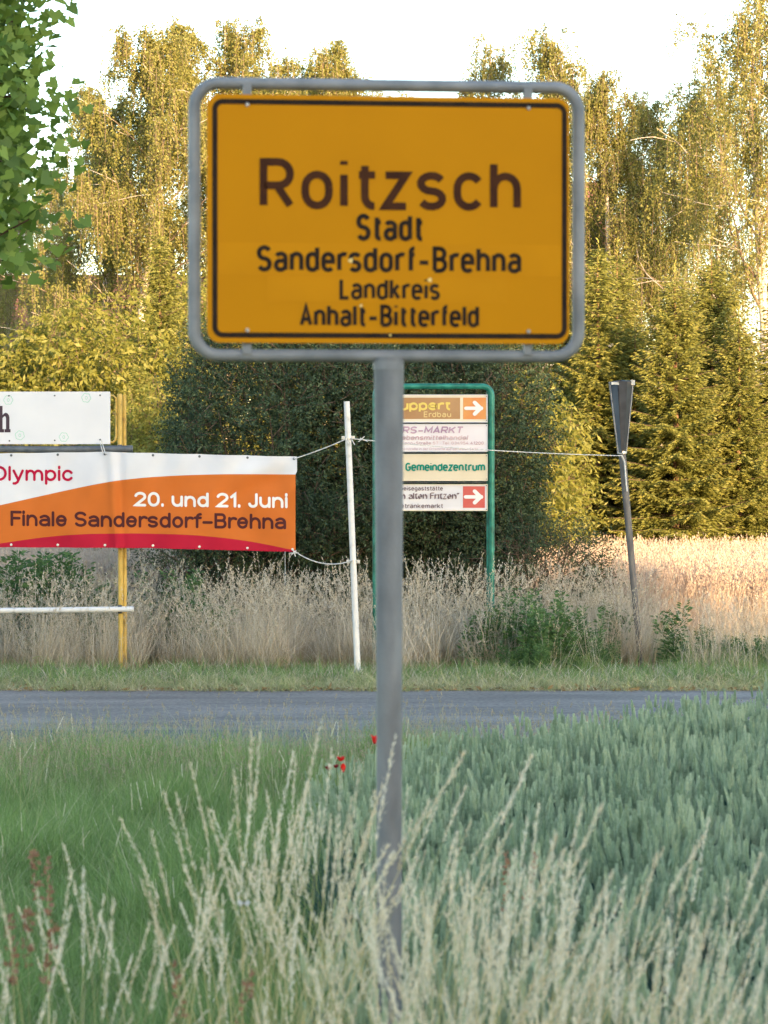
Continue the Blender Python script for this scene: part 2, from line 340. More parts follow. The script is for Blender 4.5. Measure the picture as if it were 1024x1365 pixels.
    if c == 'Z': return [[(0, 1), (C, 1), (0, 0), (C, 0)]], C
    if c == '1': return [[(0, .76), (C*.38, 1), (C*.38, 0)]], C*.38
    if c == '2': return [A(q*.95, .72, q*.95, .28, 165, -35)+[(0, 0), (C*.95, 0)]], C*.95
    if c == '3': return [A(q*.9, .76, q*.9, .24, 150, -90)+A(q*.9, .26, q*.95, .26, 90, -150)], C*.9
    if c == '4': return [[(C*.62, 1), (0, .25), (C, .25)], [(C*.72, .5), (C*.72, 0)]], C
    if c == '5': return [[(C*.85, 1), (C*.1, 1), (0, .55)]+A(q*.9, .31, q*.95, .31, 120, -150)], C*.9
    if c == '7': return [[(0, 1), (C*.9, 1), (C*.35, 0)]], C*.9
    if c == '9': b = bowl(0, .42, 1, C*.9); return [b+[b[0]], [(C*.9, .7), (C*.85, .4), (C*.45, 0)]], C*.9
    return [], W*.5
def offs(pl, w, nib=None):
    k = len(pl); out = []
    for i, p in enumerate(pl):
        if nib: out.append(((p[0]+nib[0], p[1]+nib[1]), (p[0]-nib[0], p[1]-nib[1]))); continue
        a = pl[max(i-1, 0)]; b = pl[min(i+1, k-1)]
        d0 = np.array(p)-np.array(a); d1 = np.array(b)-np.array(p)
        if i == 0: d0 = d1
        if i == k-1: d1 = d0
        d0 = d0/(np.linalg.norm(d0)+1e-12); d1 = d1/(np.linalg.norm(d1)+1e-12)
        t = d0+d1; L = np.linalg.norm(t); t = t/L if L > 1e-6 else d0
        cs = max(.42, float(np.dot(t, d0))); n = np.array((-t[1], t[0]))*w/2/cs
        out.append(((p[0]+n[0], p[1]+n[1]), (p[0]-n[0], p[1]-n[1])))
    return out
def lettering(text, x0, x1, base, H, wt, W_=.5, X=.70, gap=.30, cap='butt', shear=0, n=10, nib=None, place=None, mi=0, mb=None, segl=None):
    """text in a box x0..x1, base line, capital height H; wt = stroke weight / H; place(x, z, k) -> world point"""
    mb = mb or MB(); w = wt*H; Hs = H-w
    def run(ws):
        x = 0; items = []
        for c in text:
            if c == ' ': x += ws*.72; continue
            g, a = glyph(c, ws, X, n); items.append((x, g)); x += a+wt*1.08+gap*ws*(.45 if c in 'rtfTLF' else 1)
        return items, x-wt*1.08-gap*ws
    items, tot = run(W_); lo, hi = .1, 2.0
    target = (x1-x0-w)/Hs
    for _ in range(24):                       # widen or narrow the letters until the line fits
        mid = (lo+hi)/2; items, tot = run(mid)
        if tot > target: hi = mid
        else: lo = mid
    k = 0
    for gx, strokes in items:
        for j, pl in enumerate(strokes):
            P = []
            for (a, b) in pl:
                if nib: b = round(b*9)/9
                q_ = (x0+w/2+(gx+a)*Hs+shear*(b*Hs), base+w/2+b*Hs)
                if not P or (abs(q_[0]-P[-1][0])+abs(q_[1]-P[-1][1])) > 1e-5*H: P.append(q_)
            if segl:
                Q = [P[0]]
                for a, b in zip(P, P[1:]):
                    m_ = max(1, int(math.dist(a, b)/segl))
                    Q += [(a[0]+(b[0]-a[0])*t/m_, a[1]+(b[1]-a[1])*t/m_) for t in range(1, m_+1)]
                P = Q
            o = offs(P, w, (nib[0]*H, nib[1]*H) if nib else None); vs = []
            for a, b in o: vs += [place(a[0], a[1], j), place(b[0], b[1], j)]
            mb.add(vs, [(2*i, 2*i+1, 2*i+3, 2*i+2) for i in range(len(o)-1)], mi)
            if cap == 'round':
                for e, f_ in ((P[0], P[1]), (P[-1], P[-2])):
                    a0 = math.atan2(e[1]-f_[1], e[0]-f_[0])
                    pts = [(e[0]+w/2*math.cos(a0-math.pi/2+math.pi*i/8), e[1]+w/2*math.sin(a0-math.pi/2+math.pi*i/8)) for i in range(9)]
                    mb.add([place(a, b, j) for a, b in pts], [tuple(range(9))], mi)
    return mb

# ------------------------------------------------------------------ ground, road
def sheet(name, x0, x1, y0, y1, z, mat, nx=2, ny=2, wav=None):
    mb = MB(); vs = []
    for j in range(ny+1):
        for i in range(nx+1):
            x = x0+(x1-x0)*i/nx; y = y0+(y1-y0)*j/ny
            if wav and (j == 0 or j == ny): y += wav*(math.sin(x*1.7+j)+.6*math.sin(x*4.3+2*j)+.4*math.sin(x*9.1))
            vs.append((x, y, z))
    mb.add(vs, [(j*(nx+1)+i, j*(nx+1)+i+1, (j+1)*(nx+1)+i+1, (j+1)*(nx+1)+i) for j in range(ny) for i in range(nx)])
    o = mb.build(name, mat); o['kind'] = 'structure'; return o
sheet('ground', -900, 900, -300, 1500, 0, M['ground'])
sheet('gravel_edge', -60, 60, 28.0, 29.2, .004, M['gravel'], 400, 1, .05)
sheet('road', -60, 60, 22.1, 28.45, .012, M['asphalt'], 400, 1, .03)
sheet('asphalt_patch', -40, -.35, 22.5, 24.3, .017, M['asphalt_new'], 60, 1, .015)

# ------------------------------------------------------------------ town sign
D0 = 8.0; U = D0/F
def sx(p): return (p-518)*U
def sz(p): return CAMZ-(p-HOR)*U
ts = thing('town_sign', 'big yellow town entrance sign in a rounded grey tube frame on a steel pole', 'road sign', ((519-512)*U, D0, 0), R(6))
mb = MB(); mb.prism(rrect((sx(275.5)+sx(760.5))/2, (sz(128.5)+sz(457.5))/2, 485*U, 329*U, 17*U, 8), -.004, .004); mb.build('plate', M['sign_yellow'], ts)
def frame_ring(cx, cz, w, h, r, t, y, n=8):
    a = rrect(cx, cz, w, h, r, n); b = rrect(cx, cz, w-2*t, h-2*t, max(r-t, .002), n); k = len(a); m = MB()
    m.add([(x, y, z) for x, z in a+b], [(i, k+i, k+(i+1) % k, (i+1) % k) for i in range(k)]); return m
frame_ring((sx(282)+sx(757.5))/2, (sz(134.5)+sz(451))/2, 475.5*U, 316.5*U, 14*U, 7*U, -.0052).build('black_border', M['sign_black'], ts)
for (x0, x1, y0, y1) in ((290, 749, 325, 367), (355, 678, 368, 403)):      # overlaid strips of sheeting
    mb = MB(); mb.box(((sx(x0)+sx(x1))/2, -.0045, (sz(y0)+sz(y1))/2), ((x1-x0)*U, .001, (y1-y0)*U)); mb.build('overlay_strip', M['patch_yellow'], ts)
pl = lambda x, z, k: (x, -.0060-.00012*k, z)
for (t, a, b, base, top, wt, X, mt) in (('Roitzsch', 345, 695, 280, 212.5, .15, .72, 'sign_brown'), ('Stadt', 473.5, 563.5, 321.5, 285, .168, .72, 'sign_black'),
        ('Sandersdorf-Brehna', 341, 695.5, 363.5, 328, .168, .72, 'sign_black'), ('Landkreis', 451, 586, 400, 371, .168, .72, 'sign_black'),
        ('Anhalt-Bitterfeld', 398, 638.5, 436, 406, .168, .72, 'sign_black')):
    lettering(t, sx(a), sx(b), sz(base), (base-top)*U, wt, X=X, gap=.24 if t != 'Roitzsch' else .34, place=pl).build('lettering', M[mt], ts)
TZ = (sz(112)+sz(474))/2; fw = (776-259)*U; fh = (474-112)*U
ring = [(x, .030, z) for x, z in rrect((sx(259)+sx(776))/2, TZ, fw, fh, 33*U, 10)]
mb = MB(); mb.tube(ring, 8.2*U, 14, closed=True); mb.build('tube_frame', M['galv'], ts)
for bx_ in (328.5, 705.5):
    for (za, zb) in ((114, 146), (436, 472)):
        mb = MB(); mb.box((sx(bx_), .014, (sz(za)+sz(zb))/2), (12*U, .014, (zb-za)*U), bev=.002); mb.build('bracket', M['galv'], ts)
    for zz in (142, 441):
        mb = MB(); c = Vector((sx(bx_), 0, sz(zz)))
        mb.tube([c+Vector((0, -.0042, 0)), c+Vector((0, -.010, 0))], [.0062, .0048], 8); mb.build('bolt', M['bolt'], ts)
for (a, b, s_) in ((466, 348, 4.0), (572, 373, 3.6), (480, 408, 2.4), (519, 447, 2.0)):
    mb = MB(); c = Vector((sx(a), -.0068, sz(b)))
    P = [c+Vector((math.cos(i*.7)*U*s_*(.6+.4*((i*5) % 3)/2), 0, math.sin(i*.7)*U*s_*(.6+.4*((i*7) % 3)/2))) for i in range(9)]
    mb.add(P, [tuple(range(8, -1, -1))]); mb.build('scuff', M['spot'], ts)
mb = MB(); zt = sz(476); mb.tube([((519.5-519)*U+.001, .030, zt), (.003, .030, sz(900)), (.004, .030, -.2)], [20.2*U, 17.2*U, 16.6*U], 24); mb.build('pole', M['galv_post'], ts)
mb = MB(); mb.tube([(.001, .030, sz(481)), (.001, .030, sz(492))], [21*U, 20.6*U], 24); mb.build('pole_collar', M['galv'], ts)

# ------------------------------------------------------------------ yellow billboard frame at the left
bb = thing('billboard_stand', 'yellow double post stand with white panel and two crosswise pipes at the left', 'billboard', px(163, 905, 30.2).to_tuple()[:2]+(0,))
o0 = Vector(bb.location)
def P_(x, y, d): return px(x, y, d)-o0
def post(x, xt, y0, d, r, nm='post', mat='yellow_paint'):
    mb = MB(); a = P_(xt, y0, d); b = P_(x, HOR+CAMZ*F/d+8, d); mb.tube([a, (a+b)/2, b], r, 14); return mb.build(nm, M[mat], bb)
post(161.5, 159.5, 525, 30.20, .026); post(166.5, 165.5, 526, 30.28, .024)
post(-250, -252, 525, 30.20, .026); post(-245, -246, 526, 30.28, .024)
mb = MB(); mb.tube([P_(146, 527, 30.2), P_(151, 527.5, 30.2), P_(154.5, 531, 30.2), P_(155, 537, 30.2), P_(155, 580, 30.2), P_(154, 586, 30.2), P_(151, 589.5, 30.2), P_(146, 590, 30.2)], .012, 8)
mb.build('end_hoop', M['yellow_paint'], bb)
mb = MB(); a = P_(-255, 522, 30.12); b = P_(147, 592, 30.12)
mb.box(((a.x+b.x)/2, a.y, (a.z+b.z)/2), (b.x-a.x, .02, a.z-b.z), bev=.003); pan = mb.build('panel', M['board_white'], bb)
for (fx, fy, ph) in ((11, 533.2, 0), (115, 530.3, .4), (26.4, 580.3, .9), (85, 582.6, .2)):
    c = P_(fx, fy, 30.108); r0 = 6.0/F*30.1; mb = MB(); out = []; inn = []
    for i in range(72):
        th = 2*math.pi*i/72; rr = r0*(1+.16*abs(math.cos(3*th+ph))-.08); t_ = .0050
        out.append((c.x+rr*math.cos(th), c.y, c.z+rr*math.sin(th))); inn.append((c.x+(rr-t_)*math.cos(th), c.y, c.z+(rr-t_)*math.sin(th)))
    mb.add(out+inn, [(i, 72+i, 72+(i+1) % 72, (i+1) % 72) for i in range(72)])
    out = [(c.x+.013*math.cos(t), c.y, c.z+.018*math.sin(t)) for t in np.linspace(0, 2*math.pi, 16)[:-1]]
    inn = [(c.x+.009*math.cos(t), c.y, c.z+.013*math.sin(t)) for t in np.linspace(0, 2*math.pi, 16)[:-1]]
    mb.add(out+inn, [(i, 15+i, 15+(i+1) % 15, (i+1) % 15) for i in range(15)])
    mb.build('flower_print', M['mint'], pan)
for (fx, fy) in ((12, 527.5), (73, 527.3), (133.5, 526.8), (12.6, 587.6), (73, 587), (133.6, 586), (-60, 527.5), (-60, 587.6), (-130, 527.5), (-130, 587.6), (-200, 527.5), (-200, 587.6)):
    c = P_(fx, fy, 30.11); mb = MB(); mb.tube([c, c+Vector((0, -.008, 0))], .009, 8); mb.build('bolt', M['grey_pipe'], pan)
mb = MB()                                             # slab serif h
def hb(x0, x1, y0, y1, k=0):
    a = P_(x0, y0, 30.108-.0006*k); b = P_(x1, y1, 30.108-.0006*k); mb.add([(a.x, a.y, b.z), (b.x, a.y, b.z), (b.x, a.y, a.z), (a.x, a.y, a.z)], [(0, 1, 2, 3)])
hb(-3.4, 3.4, 541, 573); hb(-8, 3.4, 541, 544.4, 1); hb(-7.5, 5.4, 572, 576.3, 1); hb(6, 14, 572, 576.3, 1); hb(8, 12.6, 556, 573)
q1 = [(3.4, 553.5), (5, 551.4), (7.5, 550), (10, 551), (11.9, 553.4), (12.6, 557)]; q2 = [(3.4, 557.5), (4.8, 555.6), (6, 554.8), (7.2, 555.2), (7.8, 556.3), (8, 558)]
vs = [P_(x, y, 30.1074) for x, y in q1]+[P_(x, y, 30.1074) for x, y in q2]
mb.add(vs, [(i, 6+i, 7+i, i+1) for i in range(5)]); mb.build('lettering', M['plum'], pan)
mb = MB(); mb.tube([P_(-262, 596, 30.13), P_(60, 599.2, 30.13), P_(177, 598.2, 30.13)], .036, 14); mb.build('grey_crossbar', M['grey_pipe'], bb)
mb = MB(); mb.tube([P_(-262, 816, 30.14), P_(60, 813.6, 30.14), P_(178.5, 812, 30.14)], .030, 14); mb.build('white_crossbar', M['white_paint'], bb)
for y in (598.4, 812.2):
    mb = MB(); c = P_(160, y, 30.16); mb.tube([c+Vector((-.02, 0, 0)), c+Vector((.02, 0, 0))], .045, 12); mb.build('pipe_clamp', M['grey_pipe'], bb)

# ------------------------------------------------------------------ banner
bn = thing('event_banner', 'white, orange and crimson vinyl banner roped below the white panel', 'banner', px(190, 670, 30.03))
ob = Vector(bn.location)
def interp(x, pts): return float(np.interp(x, [p[0] for p in pts], [p[1] for p in pts]))
def smooth_interp(pts):
    xs = np.array([p[0] for p in pts], float); ys = np.array([p[1] for p in pts], float)
    c = np.polyfit((xs-150)/300, ys, min(5, len(pts)-1)); return lambda x: float(np.polyval(c, (x-150)/300))
f_top0 = [(-320, 606), (0, 604), (140, 602), (396, 608.5)]
f_wo = [(-320, 716), (-200, 706), (-100, 692), (-40, 682), (0, 673.5), (40, 664.5), (78, 656), (117, 647.5), (156, 640.5), (195, 636.4), (234, 634), (273, 632.6), (312, 632), (397, 632.5)]
f_or = [(-320, 729.2), (-20, 727), (0, 724.5), (30, 720), (59, 716), (88, 713.4), (117, 711.8), (176, 711), (234, 712.2), (264, 713.8), (293, 716.4), (322, 720), (352, 725), (394, 734)]
f_bot = [(-320, 731), (0, 729.3), (195, 730.3), (394, 735.5)]
scal = lambda x: .5*abs(math.sin((x-140)/62*math.pi))
def smo(pts, x, h=12): return sum(interp(x+d, pts) for d in (-h, -h/2, 0, h/2, h))/5
rows = lambda x: (interp(x, f_top0)+scal(x), smo(f_wo, x), min(smo(f_or, x), interp(x, f_bot)-.15), interp(x, f_bot)+scal(x)*.8)
def fold(x, y):     # folds, pushed in where the sheet passes over the posts
    d = 30.03
    d += .035*math.exp(-((x-148-(y-600)*.06)/7)**2)*-1
    d += .020*math.exp(-((x-158-(y-600)*.05)/6)**2)
    d += .012*math.sin(x/23+y/60)+.006*math.sin(x/11-y/17)+.004*math.sin(x/5.2+y/13)+.012*math.sin(x/9+y/22)*math.exp(-((y-605)/40)**2)
    dd = (x-390)-(y-610)*-.9
    d += .030*math.sin(((x-300)*.45+(y-600))/9)*math.exp(-((x-350)/40)**2)*math.exp(-((y-640)/28)**2)
    return d
def bpt(x, y, off=0): return px(x, y, fold(x, y)-off)-ob
xs = list(np.arange(-320, 60, 10))+list(np.arange(60, 394.1, 2.0)); mb = MB(); nsub = (6, 14, 3); tot = sum(nsub)+1
vs = []
for x in xs:
    r4 = rows(x)
    for k in range(3):
        for j in range(nsub[k]): vs.append(bpt(x+(2 if x > 390 and k == 0 else 0), r4[k]+(r4[k+1]-r4[k])*j/nsub[k]))
    vs.append(bpt(x, r4[3]))
mb.add(vs, []); zone = [0]*nsub[0]+[1]*nsub[1]+[2]*nsub[2]
for i in range(len(xs)-1):
    for j in range(tot-1):
        mb.f.append((i*tot+j, (i+1)*tot+j, (i+1)*tot+j+1, i*tot+j+1)); mb.mi.append(zone[j]); mb.smooth.append(True)
cl = mb.build('sheet', [M['b_white'], M['b_orange'], M['b_red']], bn)
def bplace(tilt, xa): return lambda x, y, k: bpt(x, -(y)+tilt*(x-xa), .004+.0006*k)
lettering('Olympic', -11, 97, -641.0, 20, .17, X=.72, gap=.20, cap='round', place=bplace(.004, 0), segl=3).build('lettering', M['b_text_red'], bn)
lettering('20. und 21. Juni', 179, 383.5, -675.0, 19.5, .185, X=.72, gap=.20, cap='round', place=bplace(.012, 179), segl=3).build('lettering', M['b_text_white'], bn)
lettering('Finale Sandersdorf-Brehna', 14, 381.5, -701.2, 20.5, .18, X=.72, gap=.20, cap='round', place=bplace(.012, 14), segl=3).build('lettering', M['b_text_brown'], bn)
for x in (-240, -180, -115, -50, 15, 77, 140, 204, 266, 330, 392):
    for top in (1, 0):
        y = interp(x, f_top0)+3.2 if top else interp(x, f_bot)-3.2
        if x == 392 and not top: x = 390
        c = bpt(x, y, .003); mb = MB(); rr = 1.5/F*30
        k = 12; a = [(c.x+rr*1.15*math.cos(t*2*math.pi/k), c.y-.002, c.z+rr*1.15*math.sin(t*2*math.pi/k)) for t in range(k)]; b = [(c.x+rr*.5*math.cos(t*2*math.pi/k), c.y-.003, c.z+rr*.5*math.sin(t*2*math.pi/k)) for t in range(k)]
        mb.add(a+b, [(i, (i+1) % k, k+(i+1) % k, k+i) for i in range(k)]+[tuple(range(k, 2*k))]); mb.build('eyelet', M['grey_pipe'] if top else M['bolt'], bn)

# ------------------------------------------------------------------ white pole with clamps
wp = thing('white_pole', 'leaning white round pole with two clamps between banner and green sign stand', 'pole', px(477, 908, 29.82).to_tuple()[:2]+(0,))
ow = Vector(wp.location)
wa = px(462.3, 535, 29.82)-ow; wb = px(477.6, 913, 29.82)-ow
mb = MB(); mb.tube([wa, (wa+wb)/2, wb], [.031, .032, .034], 18); mb.build('shaft', M['white_paint'], wp)
for t in (.128, .565):
    c = wa.lerp(wb, t); dr = (wb-wa).normalized(); h = MB()
    h.tube([c-dr*.018, c+dr*.018], .040, 16)
    for s in (-1, 1): h.box(c+Vector((s*.052, -.012, 0)), (.034, .010, .034), bev=.004); h.box(c+Vector((s*.052, .014, 0)), (.034, .010, .034), bev=.004); h.tube([c+Vector((s*.056, -.035, 0)), c+Vector((s*.056, .03, 0))], .007, 6)
    h.build('clamp', M['clamp'], wp)

# ------------------------------------------------------------------ leaning post with funnel
lp = thing('funnel_post', 'leaning grey post with a dark flared sheet metal funnel on top', 'post', px(855, 890, 31.6).to_tuple()[:2]+(0,), 0)
ol = Vector(lp.location); dl = 31.6
la = px(829.5, 604, dl)-ol; lb = px(855.3, 895, dl)-ol
mb = MB(); mb.tube([la, (la+lb)/2, lb], [.040, .036, .030], 16); mb.build('shaft', M['lean_post'], lp)
t0 = [px(812.5, 509, dl-.10)-ol, px(824.5, 508, dl-.16)-ol, px(836, 508, dl-.10)-ol, px(844, 507.5, dl+.05)-ol, px(828, 506.5, dl+.16)-ol]
t1 = [px(824.2, 603, dl-.04)-ol, px(828.5, 604, dl-.055)-ol, px(832, 604, dl-.045)-ol, px(835, 603, dl+.0)-ol, px(829.5, 602, dl+.05)-ol]
def strip(a0, a1, b0, b1, mat, nm, th=.006):
    mb = MB(); nrm = (b0-a0).cross(a1-a0).normalized()*th
    mb.add([a0, b0, b1, a1, a0+nrm, b0+nrm, b1+nrm, a1+nrm], [(0, 1, 2, 3), (7, 6, 5, 4), (0, 4, 5, 1), (1, 5, 6, 2), (2, 6, 7, 3), (3, 7, 4, 0)]); return mb.build(nm, mat, lp)
strip(t0[0], t1[0], t0[1]+Vector((-.012, 0, 0)), t1[1], M['funnel_blue'], 'funnel_side')
strip(t0[1], t1[1], t0[2], t1[2], M['funnel_dark'], 'funnel_face')
strip(t0[2], t1[2], t0[3], t1[3], M['funnel_dark'], 'funnel_face')
strip(t0[3], t1[3], t0[4], t1[4], M['funnel_blue'], 'funnel_side'); strip(t0[4], t1[4], t0[0], t1[0], M['funnel_dark'], 'funnel_side')
mb = MB(); mb.tube([t0[3], t1[3]], [.012, .008], 8); mb.build('funnel_rim', M['galv'], lp)
mb = MB(); mb.tube([t0[0], t1[0]], [.010, .008], 8); mb.build('funnel_rim', M['galv'], lp)
mb = MB(); cc = (t0[0]+t0[1])/2; mb.box(cc+Vector((.012, -.02, -.02)), (.085, .012, .030), bev=.004); mb.build('clip', M['clamp'], lp)
mb = MB(); cc = t0[3]; mb.box(cc+Vector((-.004, -.015, -.02)), (.045, .05, .055), bev=.006); mb.build('clip', M['clamp'], lp)
mb = MB(); cc = la+Vector((-.002, 0, .0)); mb.tube([cc+Vector((0, 0, .022)), cc+Vector((0, 0, -.005))], .054, 16); mb.build('clamp_band', M['clamp'], lp)

# ------------------------------------------------------------------ green directory sign
dd_ = 31.3
gs = thing('direction_board_stand', 'green tube stand carrying four stacked business direction boards', 'direction sign', px(577, 897, dd_).to_tuple()[:2]+(0,))
og = Vector(gs.location); G_ = lambda x, y, d=dd_: px(x, y, d)-og
ug = dd_/F
def arcpts(cx, cy, r, a0, a1, n=6): return [(cx+r*math.cos(R(a0+(a1-a0)*i/n)), cy-r*math.sin(R(a0+(a1-a0)*i/n))) for i in range(n+1)]
path = [(500.5, 905), (500.5, 528)]+arcpts(512.5, 527, 12, 180, 90)+arcpts(643.5, 527, 12, 90, 0)+[(655.5, 905)]
mb = MB(); mb.tube([G_(x, y) for x, y in path], 3.9*ug, 14); mb.build('outer_tube', M['green_paint'], gs)
for x in (505.5, 651):
    mb = MB(); mb.tube([G_(x, 520, dd_+.05), G_(x, 905, dd_+.05)], 2.5*ug, 10); mb.build('inner_tube', M['green_paint'], gs)
def board(y0, y1, mat, rim):
    mb = MB(); a = G_(502.5, y0, dd_-.02); b = G_(650, y1, dd_-.02)
    mb.box(((a.x+b.x)/2, a.y, (a.z+b.z)/2), (b.x-a.x, .03, a.z-b.z), bev=.002); o = mb.build('board', M[mat], gs)
    m2 = MB(); t = 1.2*ug; y = a.y-.019; w = b.x-a.x; h = a.z-b.z; cx = (a.x+b.x)/2; cz = (a.z+b.z)/2
    for (c, s_) in (((cx, y, a.z-t/2), (w, .008, t)), ((cx, y, b.z+t/2), (w, .008, t)), ((a.x+t/2, y, cz), (t, .008, h-2*t)), ((b.x-t/2, y, cz), (t, .008, h-2*t))): m2.box(c, s_)
    m2.build('rim', M[rim], o); return o
def flat(parent, nm, x0, x1, y0, y1, mat, k=0):
    mb = MB(); a = G_(x0, y0, dd_-.0375-.001*k); b = G_(x1, y1, dd_-.0375-.001*k); mb.add([(a.x, a.y, b.z), (b.x, a.y, b.z), (b.x, a.y, a.z), (a.x, a.y, a.z)], [(0, 1, 2, 3)]); return mb.build(nm, M[mat], parent)
def arrow(parent, x0, x1, yc, hh):
    mb = MB(); T = 2.5; y = dd_-.041
    def quad(p, k=0): mb.add([G_(a, b, y-.0006*k) for a, b in p], [tuple(range(len(p)))])
    quad([(x0, yc-T+.2), (x1-3, yc-T+.2), (x1-3, yc+T-.2), (x0, yc+T-.2)])
    for s, k in ((-1, 1), (1, 2)): quad([(x1+.4, yc), (x1-9.5, yc+s*hh), (x1-13, yc+s*(hh-3.6)), (x1-6, yc-s*1.4)], k)
    for cx_, cy_, r_ in ((x1-11.2, yc-hh+2.0, 2.5), (x1-11.2, yc+hh-2.0, 2.5), (x0, yc, 2.2), (x1-2.2, yc, 2.6)):
        quad([(cx_+r_*math.cos(i*math.pi/6), cy_+r_*math.sin(i*math.pi/6)) for i in range(12)], 3 if cy_ != yc else 4)
    mb.build('arrow', M['d_arrow'], parent)
gpl = lambda x, y, k: G_(x, -y, dd_-.042-.0006*k)
def gtext(o, t, x0, x1, base, top, mat, wt=.16, **kw): return lettering(t, x0, x1, -base, base-top, wt, place=gpl, **kw).build('lettering', M[mat], o)
b1 = board(526, 563, 'd_beige', 'd_white'); flat(b1, 'brown_field', 504.5, 613.5, 530, 558.5, 'd_brown'); flat(b1, 'orange_field', 617.5, 648, 530, 558.8, 'd_orange')
gtext(b1, 'Ruppert', 519, 601, 547, 533.8, 'd_yel', .215, gap=.14, X=.76); gtext(b1, 'Erdbau', 565, 601.5, 556.2, 548.4, 'd_yel2', .16); arrow(b1, 621, 644, 544.2, 9.6)
b2 = board(565.3, 602, 'd_pink', 'd_white')
gtext(b2, 'RS-MARKT', 536, 616, 578, 568.4, 'd_lilac', .20, shear=.22, gap=.2); gtext(b2, 'Lebensmittelhandel', 530, 623.5, 586.7, 579.6, 'd_rose', .20, shear=.2, gap=.22)
gtext(b2, 'mann-Straße 57 · Tel. 034954 41200', 534, 645, 592.6, 588.4, 'd_rose', .17); gtext(b2, 'Hauptstraße in der Ortsmitte auf der linken Seite', 530, 637, 600, 596.6, 'd_rose', .15)
b3 = board(605.3, 641, 'd_cream', 'd_beige'); gtext(b3, 'Gemeindezentrum', 540.5, 647, 628, 616.8, 'd_teal', .20, gap=.14, X=.76)
b4 = board(645.5, 681, 'd_white', 'd_beige'); flat(b4, 'red_field', 617.3, 646.5, 648.2, 677, 'd_redsq')
gtext(b4, 'Speisegaststätte', 529, 590.5, 653.9, 647.8, 'd_grey', .15); gtext(b4, 'Zum alten Fritzen"', 518, 612, 665.4, 656.6, 'd_grey', .12, n=2, nib=(.10, .07), gap=.2, X=.74)
gtext(b4, 'Getränkemarkt', 529, 590.5, 677.4, 671, 'd_grey', .15); arrow(b4, 620.5, 644, 662.4, 9.6)
for y in (564, 603.5, 643):
    mb = MB(); a = G_(506, y, dd_+.03); b = G_(648, y, dd_+.03); mb.tube([a, b], 1.0*ug, 8); mb.build('rail', M['grey_pipe'], gs)
for (bo, y0, y1) in ((b1, 528, 560.5), (b2, 567.5, 599.5), (b3, 607.5, 638.6), (b4, 647.3, 679)):
    for x in (504.2, 648.6):
        for y in (y0, y1):
            c = G_(x, y, dd_-.044); mb = MB(); mb.tube([c, c+Vector((0, -.006, 0))], .006, 6); mb.build('bolt', M['grey_pipe'], bo)

# ------------------------------------------------------------------ ropes
def rope(pts, r, label, nm='rope'):
    P = [Vector(p) for p in pts]; c = P[0].copy(); mb = MB(); mb.tube([p-c for p in P], r, 6)
    o = mb.build(nm, M['rope']); o.location = c; tag(o, label, 'rope'); return o
def sag(a, b, s, n=10): return [a.lerp(b, i/n)-Vector((0, 0, s*4*(i/n)*(1-i/n))) for i in range(n+1)]
rope(sag(px(392, 611.5, 30.0), px(462, 585, 29.77), .01), .0065, 'pale rope from the top corner of the banner up to the white pole')
rope(sag(px(390, 733, 30.0), px(470, 747, 29.77), .085), .0065, 'slack pale rope from the bottom corner of the banner to the white pole')
rope(sag(px(467, 584.5, 29.77), px(829, 607.5, 31.5), .03, 20), .0055, 'long taut rope crossing the direction boards to the funnel post')
rope([px(829, 607, 31.5), px(832.5, 615, 31.53), px(833.5, 626, 31.54), px(834.5, 640, 31.55), px(836, 655, 31.56)], .010, 'rope end hanging wrapped along the upper funnel post', 'rope_end')
rope([px(380, 735, 30.0), px(380.2, 758, 30.0), px(380, 780, 30.0)], .003, 'thin vertical string hanging under the banner near its right end', 'string')
rope([px(135, 586, 30.05), px(138, 596, 30.03), px(141, 606, 29.98), px(137, 603, 29.98), px(133, 588, 30.04)], .005, 'short white tie between white panel and banner at the grey crossbar', 'tie')
kn = MB()
for (a, b) in (((486, 581.8), (478, 589)), ((480, 584), (490, 588.4)), ((469, 586), (473, 593)), ((461, 586), (466, 593.5))): kn.tube([px(a[0], a[1], 29.74)-px(470, 585, 29.74), px(b[0], b[1], 29.73)-px(470, 585, 29.74)], .006, 6)
o = kn.build('rope_knot', M['rope']); o.location = px(470, 585, 29.74); tag(o, 'frayed rope knot at the upper clamp of the white pole', 'knot')
kn = MB(); q0 = px(392, 735, 29.98)
for (a, b) in (((386, 737.5), (398, 737)), ((388, 740), (395, 734)), ((391, 733.5), (394, 742))): kn.tube([px(a[0], a[1], 29.98)-q0, px(b[0], b[1], 29.97)-q0], .006, 6)
o = kn.build('rope_knot', M['rope']); o.location = q0; tag(o, 'frayed rope knot at the bottom right corner of the banner', 'knot')

# ------------------------------------------------------------------ numpy foliage helpers
def mesh_np(name, V, quads, attrs=None, mats=None, tris=None, mi=None):
    me = bpy.data.meshes.new(name); V = np.asarray(V, np.float32); me.vertices.add(len(V)); me.vertices.foreach_set('co', V.ravel())
    loops = np.asarray(quads, np.int32).ravel(); nf = len(quads); k = quads.shape[1]
    me.loops.add(len(loops)); me.loops.foreach_set('vertex_index', loops)
    me.polygons.add(nf); me.polygons.foreach_set('loop_start', np.arange(0, nf*k, k, dtype=np.int32))
    if mi is not None: me.polygons.foreach_set('material_index', np.asarray(mi, np.int32))
    for an, av in (attrs or {}).items():
        a = me.attributes.new(an, 'FLOAT', 'POINT'); a.data.foreach_set('value', np.asarray(av, np.float32))
    for m in (mats or []): me.materials.append(m)
    me.update(calc_edges=True); return me
def unit(v): return v/(np.linalg.norm(v, axis=-1, keepdims=True)+1e-9)
